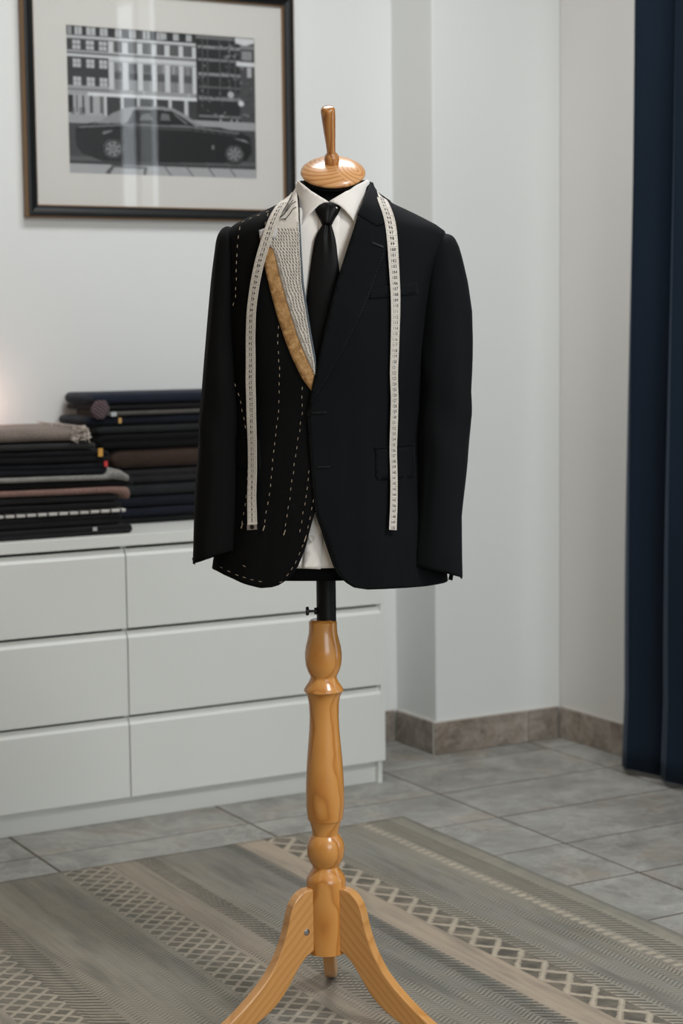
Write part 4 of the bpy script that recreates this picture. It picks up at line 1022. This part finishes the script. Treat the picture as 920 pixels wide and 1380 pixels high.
# smooth
for _ in range(5):
    q = [pts[0]]+[((a[0]+b2[0]*2+c[0])/4, (a[1]+b2[1]*2+c[1]).normalized()) for a, b2, c in zip(pts, pts[1:], pts[2:])]+[pts[-1]]; pts = q
cum = [0]
for a, b2 in zip(pts, pts[1:]): cum.append(cum[-1]+(b2[0]-a[0]).length)
TOT = cum[-1]
def frame_at(s):
    s = max(0, min(TOT, s)); i = 0
    lo, hi_ = 0, len(cum)-1
    while hi_-lo > 1:
        mid = (lo+hi_)//2
        if cum[mid] <= s: lo = mid
        else: hi_ = mid
    t = (s-cum[lo])/(cum[lo+1]-cum[lo]); p = pts[lo][0].lerp(pts[lo+1][0], t); n = pts[lo][1].lerp(pts[lo+1][1], t)
    d = (pts[min(lo+2, len(pts)-1)][0]-pts[max(lo-1, 0)][0]).normalized(); n = (n-d*n.dot(d)).normalized(); side = d.cross(n).normalized(); return p, d, side, n
TW = lambda s: .0098 if s < TOT*.62 else lerp(.0098, .0074, min(1, max(0, (s/TOT-.74)/.1)))
NT = 420; rows = []
for i in range(NT+1):
    s = TOT*i/NT; p, d, sd, n = frame_at(s); w_ = TW(s); h = .0004
    tw = .10*math.sin(s*17)*(1 if s < TOT*.4 or s > TOT*.6 else 0); sd2 = (sd*math.cos(tw)+n*math.sin(tw)); n2 = sd2.cross(d).normalized(); n2 = n2 if n2.dot(n) > 0 else -n2
    rows.append([p-sd2*w_+n2*h, p+sd2*w_+n2*h, p+sd2*w_-n2*h, p-sd2*w_-n2*h])
bm = grid(rows, True, None, True, True); bmesh.ops.recalc_face_normals(bm, faces=bm.faces)
qt = Mat('tape_vinyl').set(Base_Color=rgb(216, 209, 198), Roughness=.5); obj('ribbon', bm, qt.m, tp)
# numerals
M_ink = plain('tape_ink', rgb(38, 32, 30), .7)
glyph = {}
for ch in '0123456789':
    cu = bpy.data.curves.new('g', 'FONT'); cu.body = ch; cu.size = .0082; cu.resolution_u = 2; cu.fill_mode = 'FRONT'; cu.offset = .00022
    to = bpy.data.objects.new('g', cu); C.objects.link(to); bpy.context.view_layer.update()
    gme = bpy.data.meshes.new_from_object(to.evaluated_get(bpy.context.evaluated_depsgraph_get())); glyph[ch] = ([v.co.copy() for v in gme.vertices], [tuple(p.vertices) for p in gme.polygons])
    bpy.data.objects.remove(to); bpy.data.meshes.remove(gme); bpy.data.curves.remove(cu)
nb_ = bmesh.new(); tk = bmesh.new()
def pt(s, a, up=.0009):
    p, d, sd, n = frame_at(s); tw = .10*math.sin(s*17)*(1 if s < TOT*.4 or s > TOT*.6 else 0); sd2 = (sd*math.cos(tw)+n*math.sin(tw)); n2 = sd2.cross(d).normalized(); n2 = n2 if n2.dot(n) > 0 else -n2
    return p+sd2*a+n2*up
# right half reads upright: text up = towards smaller s, text right = +side or -side (check on sign)
def quad(s0, s1, a0, a1, bm_):
    v = [bm_.verts.new(q) for q in (pt(s0, a0), pt(s0, a1), pt(s1, a1), pt(s1, a0))]; bm_.faces.new(v)
_, d_m, sd_m, n_m = frame_at(TOT*.8); sgn = 1 if sd_m.x > 0 else -1
Lend = .01
for half in (0, 1):
    rng = range(2, 62) if half == 0 else range(88, 151)
    for nnum in rng:
        s = nnum*.01-.004+.0 if half == 0 else TOT-(150-nnum)*.01-.004
        if s < .012 or s > TOT-.004: continue
        txt = str(nnum); wd = .0043*len(txt)*(.92 if len(txt) == 3 else 1)
        wsc = TW(s)/.0098
        for ci, ch in enumerate(txt):
            vs_, fs_ = glyph[ch]; V = []
            for v in vs_:
                a = (-wd/2+ci*wd/len(txt)+v.x*.78)*sgn*wsc; V.append(nb_.verts.new(pt(s+.0028-v.y, a, .0010)))
            for f in fs_:
                try: nb_.faces.new([V[i] for i in f])
                except ValueError: pass
        s2 = s+.0052
        quad(s2-.00022, s2+.00022, -TW(s)*.96, TW(s)*.96, tk)
        for q5 in range(1, 5):
            s3 = s2-.002*q5
            for sg in (-1, 1): quad(s3-.00015, s3+.00015, sg*TW(s)*.62, sg*TW(s)*.96, tk)
bmesh.ops.recalc_face_normals(nb_, faces=nb_.faces)
obj('numerals', nb_, M_ink, tp, kind='stuff', label='printed centimetre numbers'); obj('graduations', tk, plain('tape_lines', rgb(120, 104, 92), .7), tp, kind='stuff', label='printed centimetre lines')
eb = bmesh.new(); 
for sa, sb in ((-.0012, .0085),):
    rows = []
    for k in range(6):
        s = max(0, lerp(sa, sb, k/5)); p, d, sd, n = frame_at(s); p = p+d*(lerp(sa, sb, k/5)-s); rows.append([p-sd*.0103+n*.0015, p+sd*.0103+n*.0015, p+sd*.0103-n*.0012, p-sd*.0103-n*.0012])
    grid(rows, True, eb, True, True)
bmesh.ops.recalc_face_normals(eb, faces=eb.faces)
ec = obj('end_clip', eb, M_chrome, tp, label='chrome end clip with eyelet')
p, d, sd, n = frame_at(.004); ey = lathe([(.0022, .0), (.0022, .0009), (.0042, .0009), (.0042, 0)], 18); o = obj('eyelet', ey, M_plastic, ec); o.location = p+n*.0016; o.rotation_euler = n.to_track_quat('Z', 'Y').to_euler()

# ================================================================ LAMPS OUT OF FRAME
def table_lamp(loc):
    t = empty('table_lamp', loc); props(t, 'small table lamp glowing beside the left fabric pile, outside the frame', 'lamp')
    o = obj('base', lathe([(.05, 0), (.05, .012), (.012, .02), (.010, .10), (.0005, .10)], 28), M_blackmetal, t); shade_auto(o)
    bm = grid([[(.075*math.cos(2*PI*i/32), .075*math.sin(2*PI*i/32), .08) for i in range(32)], [(.055*math.cos(2*PI*i/32), .055*math.sin(2*PI*i/32), .2) for i in range(32)]], True)
    q = Mat('lamp_shade').set(Base_Color=rgb(240, 220, 195), Roughness=.8, Transmission_Weight=.0); obj('lamp_shade', bm, q.m, t, True, thick=.001)
    l = bpy.data.lights.new('bulb', 'POINT'); l.energy = 3.2; l.color = (1, .70, .52); l.shadow_soft_size = .03; b_ = bpy.data.objects.new('bulb', l); C.objects.link(b_); b_.parent = t; b_.location = (0, 0, .19)
table_lamp((1.60-.32, 4.78, 1.075)) if False else None
def wall_lamp(loc):
    t = empty('wall_lamp', loc); props(t, 'small wall lamp glowing above the left fabric pile, outside the frame', 'lamp')
    o = obj('wall_plate', box(-.03, .03, -.012, 0, -.05, .05), M_white, t, bevel=.002)
    o = obj('arm', tube([(0, -.01, 0), (0, -.06, 0), (0, -.07, .01)], .006, 10), M_white, t, True)
    o = obj('lamp_shade', lathe([(.02, .0), (.03, .02)], 28, False), M_white, t, True, thick=.0015); o.location = (0, -.07, .01)
    l = bpy.data.lights.new('bulb', 'POINT'); l.energy = .55; l.color = (1, .66, .56); l.shadow_soft_size = .03; b_ = bpy.data.objects.new('bulb', l); C.objects.link(b_); b_.parent = t; b_.location = (0, -.07, .075)
wall_lamp((1.66, YB, 1.045))
for x, y in ((2.2, .9), (2.2, 3.75)):
    o = obj('ceiling_panel', box(-.62, .62, -.32, .32, -.03, 0), M_white, label='flat ceiling light panel, '+('nearer the camera' if y < 2 else 'nearer the dresser'), cat='ceiling light'); o.location = (x, y, ZC)
def floor_lamp(loc):
    t = empty('floor_lamp', loc); props(t, 'warm floor lamp standing left of the camera view', 'lamp')
    shade_auto(obj('base', lathe([(.14, 0), (.14, .015), (.02, .025), (.0005, .025)], 32), M_blackmetal, t))
    shade_auto(obj('pole', lathe([(.01, .02), (.01, 1.5)], 16), M_blackmetal, t))
    o = obj('lamp_shade', lathe([(.20, 1.45), (.15, 1.75)], 36, False), plain('cream_shade', rgb(236, 214, 180), .9), t, True, thick=.001)
    l = bpy.data.lights.new('bulb', 'POINT'); l.energy = 14; l.color = (1, .70, .46); l.shadow_soft_size = .16; b_ = bpy.data.objects.new('bulb', l); C.objects.link(b_); b_.parent = t; b_.location = (0, 0, 1.80)
floor_lamp((-.55, 2.3, 0))
